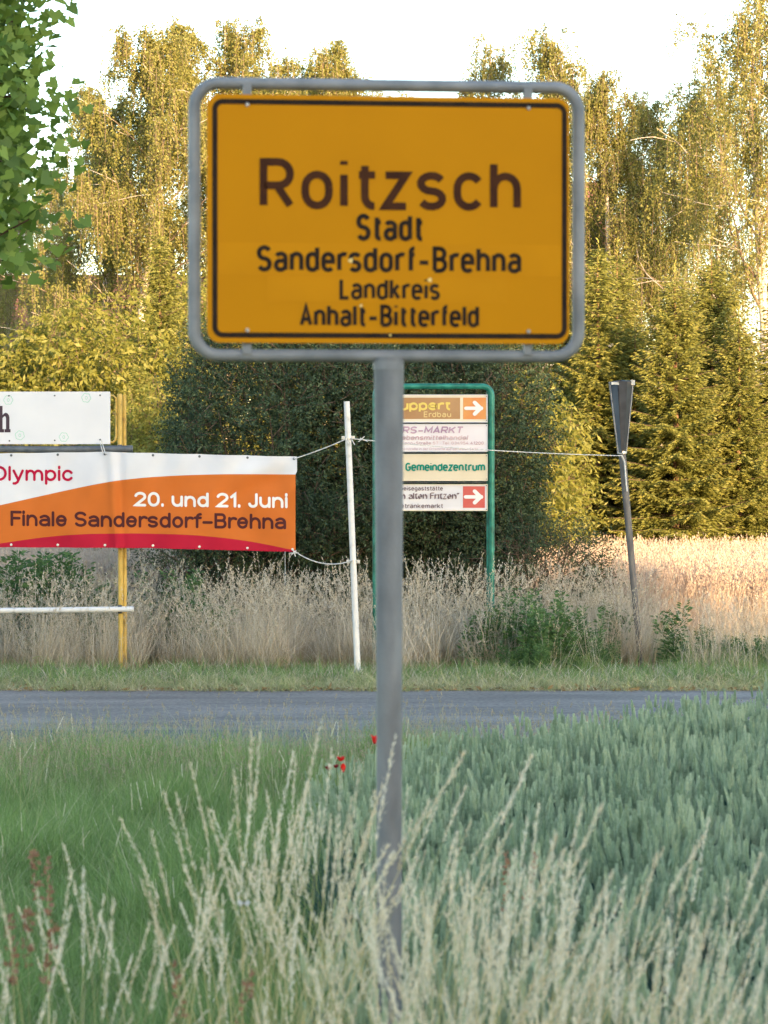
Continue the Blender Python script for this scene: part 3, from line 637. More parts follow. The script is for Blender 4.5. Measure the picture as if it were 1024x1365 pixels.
def leaves(P, Dr, L, Wd, rng, nrm=None):
    """one diamond-shaped leaf per point P pointing along Dr"""
    n = len(P); Dr = unit(Dr); rv = rng.normal(size=(n, 3)) if nrm is None else nrm+rng.normal(size=(n, 3))*.5
    sd = unit(np.cross(Dr, rv)); L = np.broadcast_to(L, (n,))[:, None]; Wd = np.broadcast_to(Wd, (n,))[:, None]
    V = np.stack([P, P+Dr*L*.45+sd*Wd/2, P+Dr*L, P+Dr*L*.45-sd*Wd/2], 1).reshape(-1, 3)
    Q = np.arange(4*n).reshape(n, 4); return V, Q
class FB:
    """merges numpy leaf sets into one mesh"""
    def __init__(s): s.V = []; s.Q = []; s.r = []; s.h = []; s.mi = []; s.n = 0
    def add(s, V, Q, rnd, hgt=None, mi=0):
        s.V.append(V); s.Q.append(Q+s.n); s.n += len(V); k = len(V)//len(rnd)
        s.r.append(np.repeat(rnd, k)); s.h.append(np.zeros(len(V)) if hgt is None else (np.repeat(hgt, k) if len(hgt)*k == len(V) and k > 1 else hgt)); s.mi.append(np.full(len(Q), mi))
    def mesh(s, name, mats):
        return mesh_np(name, np.concatenate(s.V), np.concatenate(s.Q), {'rnd': np.concatenate(s.r), 'hgt': np.concatenate(s.h)}, mats, mi=np.concatenate(s.mi))
def limb(mb, p0, d, L, r0, r1, rng, n=7, bend=.15, up=0.0, sides=6, mi=0, plumb=False):
    pts = [np.array(p0, float)]; d = unit(np.array(d, float))
    for i in range(n):
        d = unit(d+rng.normal(size=3)*bend+np.array((0, 0, up))); pts.append(pts[-1]+d*L/n)
    pts = np.array(pts)
    if plumb: pts[:, :2] -= (np.arange(n+1)/n)[:, None]*(pts[-1, :2]-pts[0, :2])
    mb.tube(list(pts), [r0+(r1-r0)*i/n for i in range(n+1)], sides, caps=False, mi=mi); return pts

def birch_meshes(seed, H, spread=.26, nstr=1500, K=38, dens=1.0):
    rng = np.random.default_rng(seed); mb = MB(); tw = MB(); fb = FB()
    tr = limb(mb, (0, 0, -.1), (rng.normal()*.04, rng.normal()*.04, 1), H*.97, .013*H, .012, rng, 14, .035, .06, 8, 0, True)
    src = []
    nl = 30
    for i in range(nl):
        t = .20+.74*(i/nl)**.9; j = t*14; a = tr[int(j)]*(1-j % 1)+tr[min(int(j)+1, 14)]*(j % 1)
        az = i*2.4+rng.normal()*.4; L = H*spread*(1.15-t)*rng.uniform(.7, 1.25)+.15; st = rng.uniform(.7, 1.3)+max(0, t-.6)*3
        p = limb(mb, a, (math.cos(az), math.sin(az), st*1.2), L*1.3, .007*H*(1.05-t)*.5+.006, .004, rng, 7, .14, .02, 5, 1)
        for q in range(1, 8): src.append((p[q], az))
        for q in (3, 5, 6):
            az2 = az+rng.choice((-1, 1))*rng.uniform(.5, 1.1); p2 = limb(mb, p[q], (math.cos(az2), math.sin(az2), .5), L*.55, .008, .004, rng, 4, .2, -.03, 4)
            for z in range(1, 5): src.append((p2[z], az2))
    for q in range(9, 15): src += [(tr[q], rng.uniform(0, 6.28)), (tr[q]*.5+tr[q-1]*.5, rng.uniform(0, 6.28))]*3
    P = np.array([s[0] for s in src]); AZ = np.array([s[1] for s in src])
    sub = rng.permutation(len(P))[:int(len(P)*.42)]; pick = sub[rng.integers(0, len(sub), nstr)]; p0 = P[pick]+rng.normal(size=(nstr, 3))*.08; az = AZ[pick]+rng.normal(size=nstr)*.9
    hgt0 = p0[:, 2]/H
    Ls = rng.uniform(.4, 2.1, nstr)*np.clip(1.35-hgt0, .45, 1)*H/11; a = rng.uniform(.06, .36, nstr); up = rng.uniform(0, .25, nstr)
    t = np.linspace(.04, 1, K)[None, :]; s = t*Ls[:, None]
    out = a[:, None]*(1-np.exp(-s/.25)); z = up[:, None]*np.exp(-((s-.15)/.15)**2)*.6-np.maximum(s-.12, 0)*.95
    sway = rng.normal(size=(nstr, 1))*.08*t**2
    X = p0[:, None, 0]+np.cos(az)[:, None]*out+sway; Y = p0[:, None, 1]+np.sin(az)[:, None]*out; Z = p0[:, None, 2]+z
    # thin twig strips carrying the leaves
    sx_ = np.stack([X[:, ::6], Y[:, ::6], Z[:, ::6]], -1); m = sx_.shape[1]
    wv = np.stack([np.sin(az), -np.cos(az), 0*az], -1)[:, None, :]*.0035
    V = np.stack([sx_-wv, sx_+wv], 2).reshape(-1, 3); idx = np.arange(nstr*m*2).reshape(nstr, m, 2)
    Q = np.stack([idx[:, :-1, 0], idx[:, :-1, 1], idx[:, 1:, 1], idx[:, 1:, 0]], -1).reshape(-1, 4)
    fb.V.append(V); fb.Q.append(Q); fb.n += len(V); fb.r.append(np.full(len(V), .5)); fb.h.append(np.zeros(len(V))); fb.mi.append(np.full(len(Q), 1))
    C = np.stack([X, Y, Z], -1).reshape(-1, 3); keep = rng.random(len(C)) < dens; C = C[keep]; C = C+rng.normal(size=C.shape)*.028
    n = len(C); Dr = np.stack([rng.normal(size=n)*.6, rng.normal(size=n)*.6, -np.abs(rng.normal(size=n))*.9-.2], -1)
    clump = np.repeat(rng.random(nstr), K)[keep]
    V, Q = leaves(C, Dr, rng.uniform(.038, .062, n), rng.uniform(.026, .042, n), rng); fb.add(V, Q, np.clip(.6*clump+.4*rng.random(n), 0, 1))
    return mb, fb.mesh('birch_crown', [M['l_birch'], M['birch_twig']])
def add_tree(kind, trunk_mesh, crown_mesh, loc, rz, sc, label, cat, group=None):
    o = thing(kind, label, cat, loc, rz, group); o.scale = sc if isinstance(sc, (tuple, list)) else (sc, sc, sc)
    link('trunk', trunk_mesh, o); link('crown', crown_mesh, o); return o

def mb_mesh(mb, name, mat):
    o = mb.build(name, mat); me = o.data; bpy.data.objects.remove(o); return me

bv = []
for sd, sp, ns, de in ((1, .25, 2900, .9), (2, .20, 2400, .9), (3, .25, 1600, .85), (4, .15, 1350, .85)):
    b, c = birch_meshes(sd, 11.0, sp, ns, 36, de); bv.append((mb_mesh(b, 'birch_trunk', [M['birch_bark'], M['birch_twig']]), c))
G_B = 'birches behind the field'
for (x, top, d, v, wx, rz, lab) in (
    (78, 215, 66, 3, 1.0, .4, 'slender birch standing behind the maple branches at the left'),
    (140, 108, 62, 1, 1.1, 2.1, 'birch with feathery left edge between the maple and the tallest left birch'),
    (197, 33, 58, 0, 1.12, 1.1, 'tall broad birch left of the town sign with bright weeping curtains'),
    (300, 18, 60, 0, 1.05, 3.3, 'tallest birch right behind the upper left corner of the town sign'),
    (362, 72, 66, 1, 1.1, 5.0, 'shorter birch showing above the sign frame between two taller crowns'),
    (436, 45, 62, 1, .95, .2, 'narrow birch rising above the left half of the sign frame'),
    (536, 118, 68, 2, 1.3, 4.2, 'low birch crown just reaching above the middle of the town sign'),
    (655, 46, 62, 3, .85, 2.6, 'thin spire of a birch above the right half of the town sign'),
    (736, 28, 60, 3, 1.1, .9, 'ragged tall birch behind the upper right corner of the town sign'),
    (806, 92, 57, 1, .9, 3.9, 'birch just right of the sign frame with reddish twigs'),
    (880, 128, 59, 0, 1.0, 5.6, 'wide birch between sign frame and right edge, above the spruces'),
    (1012, -40, 55, 2, 1.05, 1.7, 'tallest open weeping birch at the right edge with sky showing through'),
    (955, 70, 64, 2, .85, 4.7, 'sparse birch with thin curtains left of the right edge birch'),
    (18, 235, 70, 1, 1.0, .7, 'birch farthest left, mostly covered by maple leaves')):
    top_p = px(x, top, d); sc = top_p.z/max(list(v_.co.z for v_ in bv[v][1].vertices)[::7])
    add_tree('birch_tree', bv[v][0], bv[v][1], (top_p.x, d, 0), rz, (sc*wx, sc*wx, sc), lab, 'birch', G_B)

def spruce_meshes(seed, H=5.6, Rb=1.35):
    rng = np.random.default_rng(seed); mb = MB(); fb = FB()
    mb.tube([(0, 0, -.1), (.02, 0, H*.5), (0, .02, H)], [.085, .05, .006], 8, caps=False)
    Ps = []; Ds = []; Ls = []; Hs = []
    z = .25; 
    while z < H*.99:
        t = z/H; nb = rng.integers(6, 9) if t < .93 else 5; Lm = Rb*(1-t)**.78+.10
        for b in range(nb):
            az = b*2*math.pi/nb+rng.uniform(-.35, .35)+z*3; L = Lm*rng.uniform(.72, 1.15)
            e = rng.uniform(-.15, .15)+(.75*t**2+.05)          # upper branches rise
            ns = max(4, int(L/.045)); s = np.linspace(.06, 1, ns); hx = np.array((math.cos(az), math.sin(az), 0)); sdv = np.array((-math.sin(az), math.cos(az), 0))
            zz = e*s*L-.22*L*s*s*(1-t)+.20*L*s**3*(1-t)
            ax = np.array((0, 0, z))+hx*(s*L)[:, None]+np.array((0, 0, 1))*zz[:, None]
            if L > .25: mb.tube([ax[0]-hx*.06*L, ax[ns//2], ax[-1]], [.009*L+.003, .005*L+.002, .0015], 4, caps=False, mi=1)
            for side in (-1, 1):      # side twigs: shorter towards the tip, each carrying needles
                sl = (1-s)*.46*L*rng.uniform(.7, 1.2, ns)+.07
                td = unit(hx*rng.uniform(.45, .95, ns)[:, None]+side*sdv*rng.uniform(.5, .9, ns)[:, None]+np.array((0, 0, -.25))*rng.uniform(-.2, 1.3, ns)[:, None])
                for i in range(ns):
                    m = max(1, int(sl[i]/.055)); q = np.arange(m)/m*sl[i]; droop = -q*q*.5
                    c = ax[i]+td[i]*q[:, None]; c[:, 2] += droop
                    for sg in (-1, 1, 0):
                        n2 = td[i]+sg*np.cross(td[i], (0, 0, 1))*.75+rng.normal(size=(m, 3))*.14
                        n2[:, 2] -= .12; Ps.append(c); Ds.append(n2); Ls.append(rng.uniform(.065, .10, m)); Hs.append(np.clip((q+.05)/sl[i]*s[i]**.5*(.6+.5*rng.random(m)), 0, 1))
        z += rng.uniform(.12, .20)*(1.0 if t < .8 else .8)
    # leader shoot
    C = np.concatenate(Ps); D_ = np.concatenate(Ds); L_ = np.concatenate(Ls); Hh = np.concatenate(Hs)
    lead = np.linspace(H*.93, H*1.04, 26); lp_ = np.stack([0*lead, 0*lead, lead], -1); ld = rng.normal(size=(26, 3))*.5; ld[:, 2] = 1
    C = np.concatenate([C, lp_]); D_ = np.concatenate([D_, ld]); L_ = np.concatenate([L_, np.full(26, .07)]); Hh = np.concatenate([Hh, np.ones(26)])
    V, Q = leaves(C, D_, L_, .022, rng); fb.add(V, Q, rng.random(len(C)), Hh)
    print('spruce leaves', len(C))
    return mb, fb.mesh('spruce_crown', [M['l_spruce']])
sv = []
for sd, rb in ((11, 1.35), (12, 1.1), (13, 1.5)):
    b, c = spruce_meshes(sd, 5.6, rb); sv.append((mb_mesh(b, 'spruce_trunk', [M['spruce_bark'], M['bark']]), c))
G_S = 'spruces at the field edge'
for (x, top, d, v, wx, rz, lab) in (
    (213, 300, 47.5, 1, .85, .3, 'slim young spruce left of the town sign before the birches'),
    (798, 318, 45.3, 1, 1.0, 1.2, 'spruce with bare orange trunk patch beside the lower right sign corner'),
    (823, 322, 46.4, 0, .95, 2.9, 'spruce with pointed leader right behind the one beside the sign corner'),
    (900, 352, 44.2, 2, 1.0, .1, 'widest front spruce with star shaped top, right of the funnel post'),
    (985, 410, 44.8, 0, 1.05, 4.4, 'spruce at the right edge whose skirt meets the sunlit grass'),
    (950, 330, 48.5, 2, .95, 2.2, 'tall spruce in the second row between the two right front spruces'),
    (1045, 350, 46.5, 1, 1.1, 5.1, 'spruce cut by the right edge of the picture'),
    (846, 425, 45.5, 1, 1.2, 3.7, 'shorter spruce directly behind the funnel on its post'),
    (755, 400, 47.2, 0, .95, .8, 'spruce behind the lower right corner of the sign frame, left of the funnel'),
    (700, 430, 48.5, 2, .85, 3.0, 'spruce half hidden behind the direction boards'),
    (110, 395, 52, 0, 1.0, 2.0, 'dull spruce low behind the yellow leaved shrub'),
    (185, 478, 43.5, 1, 1.0, 5.5, 'pale little spruce rising behind the yellow posts'),
    (262, 450, 46, 2, .9, 1.5, 'spruce glimpsed at the lower left corner of the sign frame')):
    tp = px(x, top, d); sc = tp.z/5.8
    add_tree('spruce_tree', sv[v][0], sv[v][1], (tp.x, d, 0), rz, (sc*wx, sc*wx, sc), lab, 'spruce', G_S)

def shrub_mesh(seed, ell, ntw, lpt, leaf, wid, mats, droop=-.1, twl=.35, z0=.12, lobes=9, shellp=.55, nb=26, skew=None, fan=.7):
    """ell = half widths x, y and height: twigs of leaves spread through an uneven crown"""
    rng = np.random.default_rng(seed); mb = MB(); fb = FB(); ax, ay, az = ell
    lc = rng.normal(size=(lobes, 3)); lc = unit(lc); lc[:, 2] = np.abs(lc[:, 2])*.9; la_ = rng.uniform(.08, .42, lobes)
    def radius(d): return .80+sum(la_[i]*np.exp(-((1-(d@lc[i]))/.09)) for i in range(lobes))
    d = unit(rng.normal(size=(ntw, 3))); d[:, 2] = np.where(d[:, 2] < 0, d[:, 2]*.6, d[:, 2]); d = unit(d)
    r = radius(d)*rng.random(ntw)**(1/3*shellp*1.4)
    c = np.array((0, 0, az*.46)); P = c+d*r[:, None]*np.array((ax, ay, az*.54)); P[:, 2] = np.maximum(P[:, 2], z0*rng.random(ntw)*2)
    dirs = unit(d*np.array((1, 1, .8))+rng.normal(size=(ntw, 3))*fan+np.array((0, 0, .25)))
    L = twl*rng.uniform(.5, 1.3, ntw); t = np.linspace(.05, 1, lpt)[None, :, None]
    C = P[:, None]+dirs[:, None]*t*L[:, None, None]; C[..., 2] += (droop*t[..., 0]**2*L[:, None]); C = C.reshape(-1, 3)+rng.normal(size=(ntw*lpt, 3))*.012
    sgn = np.tile(np.where(np.arange(lpt) % 2, 1, -1), ntw)[:, None]; dr = np.repeat(dirs, lpt, 0); sd = unit(np.cross(dr, rng.normal(size=dr.shape)))
    D_ = dr*.6+sd*sgn*.9+rng.normal(size=dr.shape)*.25; D_[:, 2] += droop*2
    n = len(C); cl = np.repeat(rng.random(ntw), lpt)
    V, Q = leaves(C, D_, leaf*rng.uniform(.7, 1.25, n), wid*rng.uniform(.7, 1.2, n), rng); fb.add(V, Q, np.clip(cl*.6+rng.random(n)*.4, 0, 1))
    for i in range(nb):
        k = rng.integers(0, ntw); b = P[k]; p0 = np.array((rng.normal()*.12*ax, rng.normal()*.12*ay, -.05)); mid = p0*.4+b*.6+np.array((0, 0, -.1*az)); 
        mb.tube([p0, p0*.6+mid*.4+np.array((0, 0, .05*az)), mid, b], [.03, .022, .014, .006], 5, caps=False)
    for i in range(0, ntw, 4):
        mb.tube([P[i]-dirs[i]*.15, P[i]+dirs[i]*L[i]*.8], [.006, .002], 3, caps=False)
    return mb, fb.mesh('shrub_crown', mats)
def shrub(nm, seed, x, d, ell, ntw, lpt, leaf, wid, mat, label, cat='shrub', bark='bark', z=0, rz=0, **kw):
    b, c = shrub_mesh(seed, ell, ntw, lpt, leaf, wid, [M[mat]], **kw)
    o = thing(nm, label, cat, ((x-512)/F*d, d, z), rz); b.build('stems', M[bark], o); link('foliage', c, o); return o
shrub('dark_shrub', 21, 385, 35.2, (1.65, 1.2, 4.1), 10500, 16, .040, .021, 'l_bush', 'big dark green small leaved shrub behind the white pole and banner end', twl=.26, lobes=22, fan=.8)
shrub('dark_shrub', 22, 612, 35.6, (1.12, .9, 4.0), 7000, 16, .040, .021, 'l_bush', 'dark shrub behind the green direction board stand', twl=.26, lobes=16, fan=.8)
shrub('dark_shrub', 23, 500, 36.2, (1.3, .9, 4.3), 6500, 16, .042, .022, 'l_bush', 'dark shrub behind the pole of the town sign', twl=.26, lobes=16, fan=.8)
shrub('spreading_shrub', 24, 712, 34.8, (.95, .8, 1.5), 1500, 16, .034, .016, 'l_bush', 'low spreading dark shrub reaching over the straw right of the green stand', twl=.45, lobes=10, shellp=.3)
shrub('spreading_shrub', 28, 282, 34.6, (.75, .7, 1.55), 1300, 16, .034, .016, 'l_bush', 'low dark shrub under the right half of the banner', twl=.4, lobes=10)
shrub('yellow_leaved_shrub', 25, 70, 45.5, (2.1, 1.5, 4.7), 3000, 14, .115, .050, 'l_gold', 'large sunlit yellow green shrub above the white panel at the left', droop=-.5, twl=.5, lobes=14)
shrub('yellow_leaved_shrub', 29, -60, 47, (1.6, 1.4, 4.6), 1800, 14, .115, .050, 'l_gold', 'sunlit yellow green shrub cut by the left edge', droop=-.5, twl=.5, lobes=12)
shrub('yellow_leaved_shrub', 26, 690, 40.5, (.75, .7, 3.5), 650, 14, .12, .042, 'l_gold', 'yellow green shrub with long leaves right of the direction boards', droop=-.4, twl=.45, lobes=12)
shrub('yellow_leaved_shrub', 27, 205, 41.5, (.85, .8, 3.4), 1500, 12, .07, .034, 'l_gold', 'loose golden shrub between the yellow posts and the dark shrub', droop=-.3, twl=.45, lobes=12)
shrub('yellow_leaved_shrub', 30, 735, 43.5, (.6, .6, 2.9), 500, 14, .09, .03, 'l_gold', 'small yellow shrub at the foot of the spruces left of the funnel post', droop=-.3, twl=.45, lobes=12)
shrub('yellow_leaved_shrub', 31, 330, 50, (2.2, 1.5, 5.6), 2400, 12, .10, .045, 'l_gold', 'yellow shrub seen between the dark shrub and the sign frame', droop=-.3, twl=.5, lobes=12)

# maple at the left, its trunk outside the picture
def maple():
    rng = np.random.default_rng(40); o = thing('maple_tree', 'green maple with lobed leaves reaching in at the upper left', 'maple', (-3.66, 20.0, 0))
    mb = MB(); limb(mb, (0, 0, -.1), (0, 0, 1), 4.0, .16, .10, rng, 8, .03, .1, 10)
    tips = []
    for i in range(64):
        z = rng.uniform(3.75, 7.6) if i > 44 else rng.uniform(3.75, 6.1); az = rng.uniform(0, 6.28) if i > 44 else rng.normal()*.55
        L = rng.uniform(.9, 1.55)*(1 if z < 6.3 else .6)
        p = limb(mb, (0, 0, min(z-.2, 6.2)), (math.cos(az), math.sin(az), .08+max(0, z-5.8)*.5), L, .022, .006, rng, 6, .12, .02, 5)
        for q in range(2, 7): tips.append(p[q])
    mb.tube([(0, 0, 3.8), (.05, .02, 5.5), (.0, .05, 7.4)], [.10, .06, .015], 8, caps=False)
    mb.build('trunk', M['bark'], o)
    T = np.array(tips); n = 9000; c = T[rng.integers(0, len(T), n)]+rng.normal(size=(n, 3))*np.array((.15, .2, .20))
    c = c[c[:, 2] > 3.42+.25*rng.random(len(c))-.12*(c[:, 0] < .9)]; n = len(c)
    # five-lobed leaf outline, fan of triangles round its base point
    ang = np.radians([-90, -58, -38, -20, 2, 22, 48, 72, 90, 108, 132, 158, 178, 200, 218, 238]); rad = np.array([.15, .52, .70, .58, .92, .66, .74, .86, 1.08, .86, .74, .66, .92, .58, .70, .52])
    O = np.stack([np.cos(ang)*rad, np.sin(ang)*rad, 0.12*np.abs(np.cos(ang))*rad], -1)
    s = rng.uniform(.042, .078, n); nr = unit(np.stack([rng.normal(size=n)*.6, -np.abs(rng.normal(size=n))*.6-.25, rng.uniform(.1, 1.2, n)], -1))
    dn = unit(np.stack([rng.normal(size=n)*.7, rng.normal(size=n)*.3, -np.ones(n)], -1)); dn = unit(dn-nr*np.sum(dn*nr, 1)[:, None]); sd = np.cross(dn, nr)
    V = c[:, None]+s[:, None, None]*(O[None, :, 0:1]*sd[:, None]+O[None, :, 1:2]*dn[:, None]+O[None, :, 2:3]*nr[:, None])
    V = np.concatenate([c[:, None], V], 1); k = 17
    tri = np.array([(0, 1+i, 1+(i+1) % 16) for i in range(16)]); Q = (np.arange(n)[:, None, None]*k+tri[None]).reshape(-1, 3)
    r_ = np.clip(rng.random(n), 0, 1); me = mesh_np('maple_crown', V.reshape(-1, 3), Q, {'rnd': np.repeat(r_, k), 'hgt': np.zeros(n*k)}, [M['l_maple']])
    link('crown', me, o)
maple()

# ------------------------------------------------------------------ houses glimpsed far behind
def house(x0, x1, y0, y1, eave, ridge, label):
    o = thing('house', label, 'house', ((x0+x1)/2, (y0+y1)/2, 0)); w = x1-x0; l = y1-y0
    mb = MB(); mb.box((0, 0, eave/2), (w, l, eave)); wl = mb.build('wall', M['plaster'], o)
    for s in (-1, 1): g = MB(); g.add([(s*w/2, -l/2, eave), (s*w/2, l/2, eave), (s*w/2, 0, ridge-.1)], [(0, 1, 2)]); g.build('gable', M['plaster'], o)
    mb = MB(); e = .4
    for s in (-1, 1):
        a = [(-w/2-e, s*(l/2+e), eave-.25), (w/2+e, s*(l/2+e), eave-.25), (w/2+e, 0, ridge), (-w/2-e, 0, ridge)]
        mb.add([(p[0], p[1], p[2]) for p in a]+[(p[0], p[1], p[2]+.12) for p in a], [(0, 1, 2, 3), (7, 6, 5, 4), (0, 4, 5, 1), (1, 5, 6, 2), (2, 6, 7, 3), (3, 7, 4, 0)])
    rf = mb.build('roof', M['tiles'], o); c = MB(); c.box((w*.2, .4, ridge+.3), (.6, .5, 1.4)); c.build('chimney', M['tiles'], rf)
    for i in range(max(2, int(w/2.5))):
        xx = -w/2+1.2+i*2.4; f = MB(); f.box((xx, -l/2-.02, eave*.62), (1.0, .08, 1.2)); f_ = f.build('window', M['win'], o)
        p = MB(); p.box((xx-.23, -l/2-.065, eave*.62), (.38, .01, 1.0)); p.box((xx+.23, -l/2-.065, eave*.62), (.38, .01, 1.0)); p.build('pane', M['glass'], f_)
house(-10.5, -4.2, 76, 83, 4.6, 7.2, 'house with brown red tiled roof glimpsed through the left birches')
house(1.0, 6.5, 84, 93, 7.2, 10.6, 'taller house whose dark roof corner shows right beside the sign frame')

# far wood
rng = np.random.default_rng(5); n = 60000
fx = rng.uniform(-70, 70, n); fy = rng.uniform(105, 125, n); hh = 5.0+1.2*np.sin(fx/5)+.9*np.sin(fx/2.1+1); fz = rng.random(n)**.8*hh
V, Q = leaves(np.stack([fx, fy, fz], -1), rng.normal(size=(n, 3)), .5, .32, rng); fb = FB(); fb.add(V, Q, rng.random(n))
tag(link('far_wood', fb.mesh('far_wood', [M['l_far']])), 'distant dark wood behind the birches', 'wood', kind='stuff')

# ------------------------------------------------------------------ row of trees behind the viewer that shades the foreground
rng = np.random.default_rng(8); n = 9000
d = unit(rng.normal(size=(n, 3))); r = rng.random(n)**.4*(1+.12*np.sin(d[:, 0]*7)+.1*np.sin(d[:, 2]*9+2))
P = np.array((0, 0, 9.4))+d*r[:, None]*np.array((3.1, 2.6, 8.2)); P[:, 2] = np.maximum(P[:, 2], .8)
V, Q = leaves(P, rng.normal(size=(n, 3)), .62, .42, rng); fb = FB(); fb.add(V, Q, rng.random(n)); belt_c = fb.mesh('belt_crown', [M['l_belt']])
mb = MB(); mb.tube([(0, 0, -.1), (0, 0, 6), (.1, 0, 12)], [.28, .2, .08], 10); belt_t = mb_mesh(mb, 'belt_trunk', M['bark'])
for i in range(8):
    x = 3.0+i*3.55+rng.normal()*.3
    o = thing('poplar_tree', 'tall dense tree in the row behind the viewer', 'tree', (x, -25+rng.normal()*.8, 0), rng.uniform(0, 6), 'trees in the row behind the viewer')
    s = 1.0+rng.uniform(-.03, .05); o.scale = (1, 1, s); link('trunk', belt_t, o); link('crown', belt_c, o)
    o = thing('poplar_tree', 'tall dense tree in the row behind the viewer', 'tree', (x+1.8, -29+rng.normal()*.8, 0), rng.uniform(0, 6), 'trees in the row behind the viewer')
    o.scale = (1, 1, s); link('trunk', belt_t, o); link('crown', belt_c, o)
    if i == 7: o.location.x -= 1.8

# ------------------------------------------------------------------ grasses
LIB = {}
def lib(name, mesh):
    LIB.setdefault(name, []).append(bpy.data.objects.new(name+'_source', mesh))
def blades(fb, rng, n, rad, h, w, lean=.25, curve=.35, seg=4, mi=0, bias=(0, 0), base=None, htop=1.0):
    """n tapering curved blades standing in a tuft"""
    b = rng.normal(size=(n, 2))*rad*.6 if base is None else base; az = rng.uniform(0, 6.283, n); H = rng.uniform(h[0], h[1], n); ln = np.abs(rng.normal(size=n))*lean; cv = np.abs(rng.normal(size=n))*curve
    t = np.linspace(0, 1, seg+1)[None]; hz = (ln[:, None]*t+cv[:, None]*t**2.2)*H[:, None]
    X = b[:, 0:1]+np.cos(az)[:, None]*hz+bias[0]*(t**1.5)*H[:, None]; Y = b[:, 1:2]+np.sin(az)[:, None]*hz+bias[1]*(t**1.5)*H[:, None]
    Z = H[:, None]*(t-.22*(ln+cv)[:, None]*t**2)
    fa = rng.uniform(0, 3.14, n); W_ = (w[0]+(w[1]-w[0])*rng.random(n))[:, None]*(1-t**1.6*.92)/2
    dx = np.cos(fa)[:, None]*W_; dy = np.sin(fa)[:, None]*W_
    A = np.stack([X-dx, Y-dy, Z], -1); B = np.stack([X+dx, Y+dy, Z], -1); V = np.stack([A, B], 2).reshape(-1, 3)
    idx = np.arange(n*(seg+1)*2).reshape(n, seg+1, 2); Q = np.stack([idx[:, :-1, 0], idx[:, :-1, 1], idx[:, 1:, 1], idx[:, 1:, 0]], -1).reshape(-1, 4)
    hg = np.broadcast_to((t*htop)[..., None], (n, seg+1, 2)).reshape(-1)
    fb.V.append(V); fb.Q.append(Q+fb.n); fb.n += len(V); fb.r.append(np.repeat(rng.random(n), (seg+1)*2)); fb.h.append(hg); fb.mi.append(np.full(len(Q), mi))
    return np.stack([X[:, -1], Y[:, -1], Z[:, -1]], -1), np.stack([X[:, -1]-X[:, -2], Y[:, -1]-Y[:, -2], Z[:, -1]-Z[:, -2]], -1)
def panicles(fb, rng, tips, dirs, L, w, k, leaf, mi, open_=.3):
    """feathery seed head of k spikelets along the end of every stem"""
    n = len(tips); dirs = unit(dirs); Lh = rng.uniform(L[0], L[1], n)
    t = rng.random((n, k)); s = (t-.92)*Lh[:, None]; prof = np.sin(np.clip(t*.93+.07, 0, 1)*np.pi)**.7*(1-.35*t)
    off = rng.normal(size=(n, k, 3))*w*prof[..., None]*.5
    C = (tips[:, None]+dirs[:, None]*s[..., None]+off).reshape(-1, 3); C[:, 2] -= .0
    D_ = (np.repeat(dirs, k, 0)+unit(off.reshape(-1, 3))*open_+rng.normal(size=(n*k, 3))*.25)
    V, Q = leaves(C, D_, leaf[0]*rng.uniform(.7, 1.3, n*k), leaf[1]*rng.uniform(.7, 1.3, n*k), rng); fb.add(V, Q, np.clip(np.repeat(rng.random(n), k)*.5+rng.random(n*k)*.5, 0, 1), np.ones(n*k), mi)
for i in range(7):     # green meadow grass
    g = np.random.default_rng(100+i); fb = FB(); blades(fb, g, 70, .13, (.22, .50), (.0035, .0065), .25, .45); blades(fb, g, 5, .13, (.25, .6), (.003, .005), .3, .4, 4, mi=1); lib('green', fb.mesh('green_tuft', [M['g_green'], M['g_verge']]))
for i in range(4):     # verge grass, short
    g = np.random.default_rng(120+i); fb = FB(); blades(fb, g, 25, .14, (.05, .16), (.004, .008), .7, .6, 3, mi=1); blades(fb, g, 45, .14, (.05, .18), (.004, .008), .5, .5, 3); lib('short', fb.mesh('short_tuft', [M['g_short'], M['g_straw']]))
    g = np.random.default_rng(130+i); fb = FB(); blades(fb, g, 60, .14, (.04, .15), (.003, .007), .9, .6, 3); lib('dryshort', fb.mesh('dry_short_tuft', [M['g_verge']]))
for i in range(5):     # verge stalks with small brown seed heads
    g = np.random.default_rng(140+i); fb = FB(); blades(fb, g, 40, .14, (.12, .36), (.003, .006), .25, .4)
    tp, dr = blades(fb, g, 6, .14, (.32, .58), (.0025, .004), .12, .12, 4); panicles(fb, g, tp, dr, (.03, .07), .008, 9, (.012, .006), 1); lib('seedy', fb.mesh('seedy_tuft', [M['g_verge'], M['g_brown']]))
for i in range(6):     # tall dry roadside grass beyond the road
    g = np.random.default_rng(160+i); fb = FB(); blades(fb, g, 20, .12, (.3, .75), (.004, .008), .25, .5, 4, htop=.7)
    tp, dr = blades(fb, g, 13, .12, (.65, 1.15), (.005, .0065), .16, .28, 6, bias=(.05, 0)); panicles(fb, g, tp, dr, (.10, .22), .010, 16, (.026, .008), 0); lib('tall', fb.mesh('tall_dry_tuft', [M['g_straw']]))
for i in range(5):     # field
    g = np.random.default_rng(180+i); fb = FB(); blades(fb, g, 34, .22, (.5, .9), (.005, .009), .18, .3, 3, htop=.85)
    tp, dr = blades(fb, g, 30, .22, (.75, 1.1), (.005, .007), .10, .16, 3); panicles(fb, g, tp, dr, (.10, .18), .02, 9, (.035, .012), 0); lib('field', fb.mesh('field_tuft', [M['g_field']]))
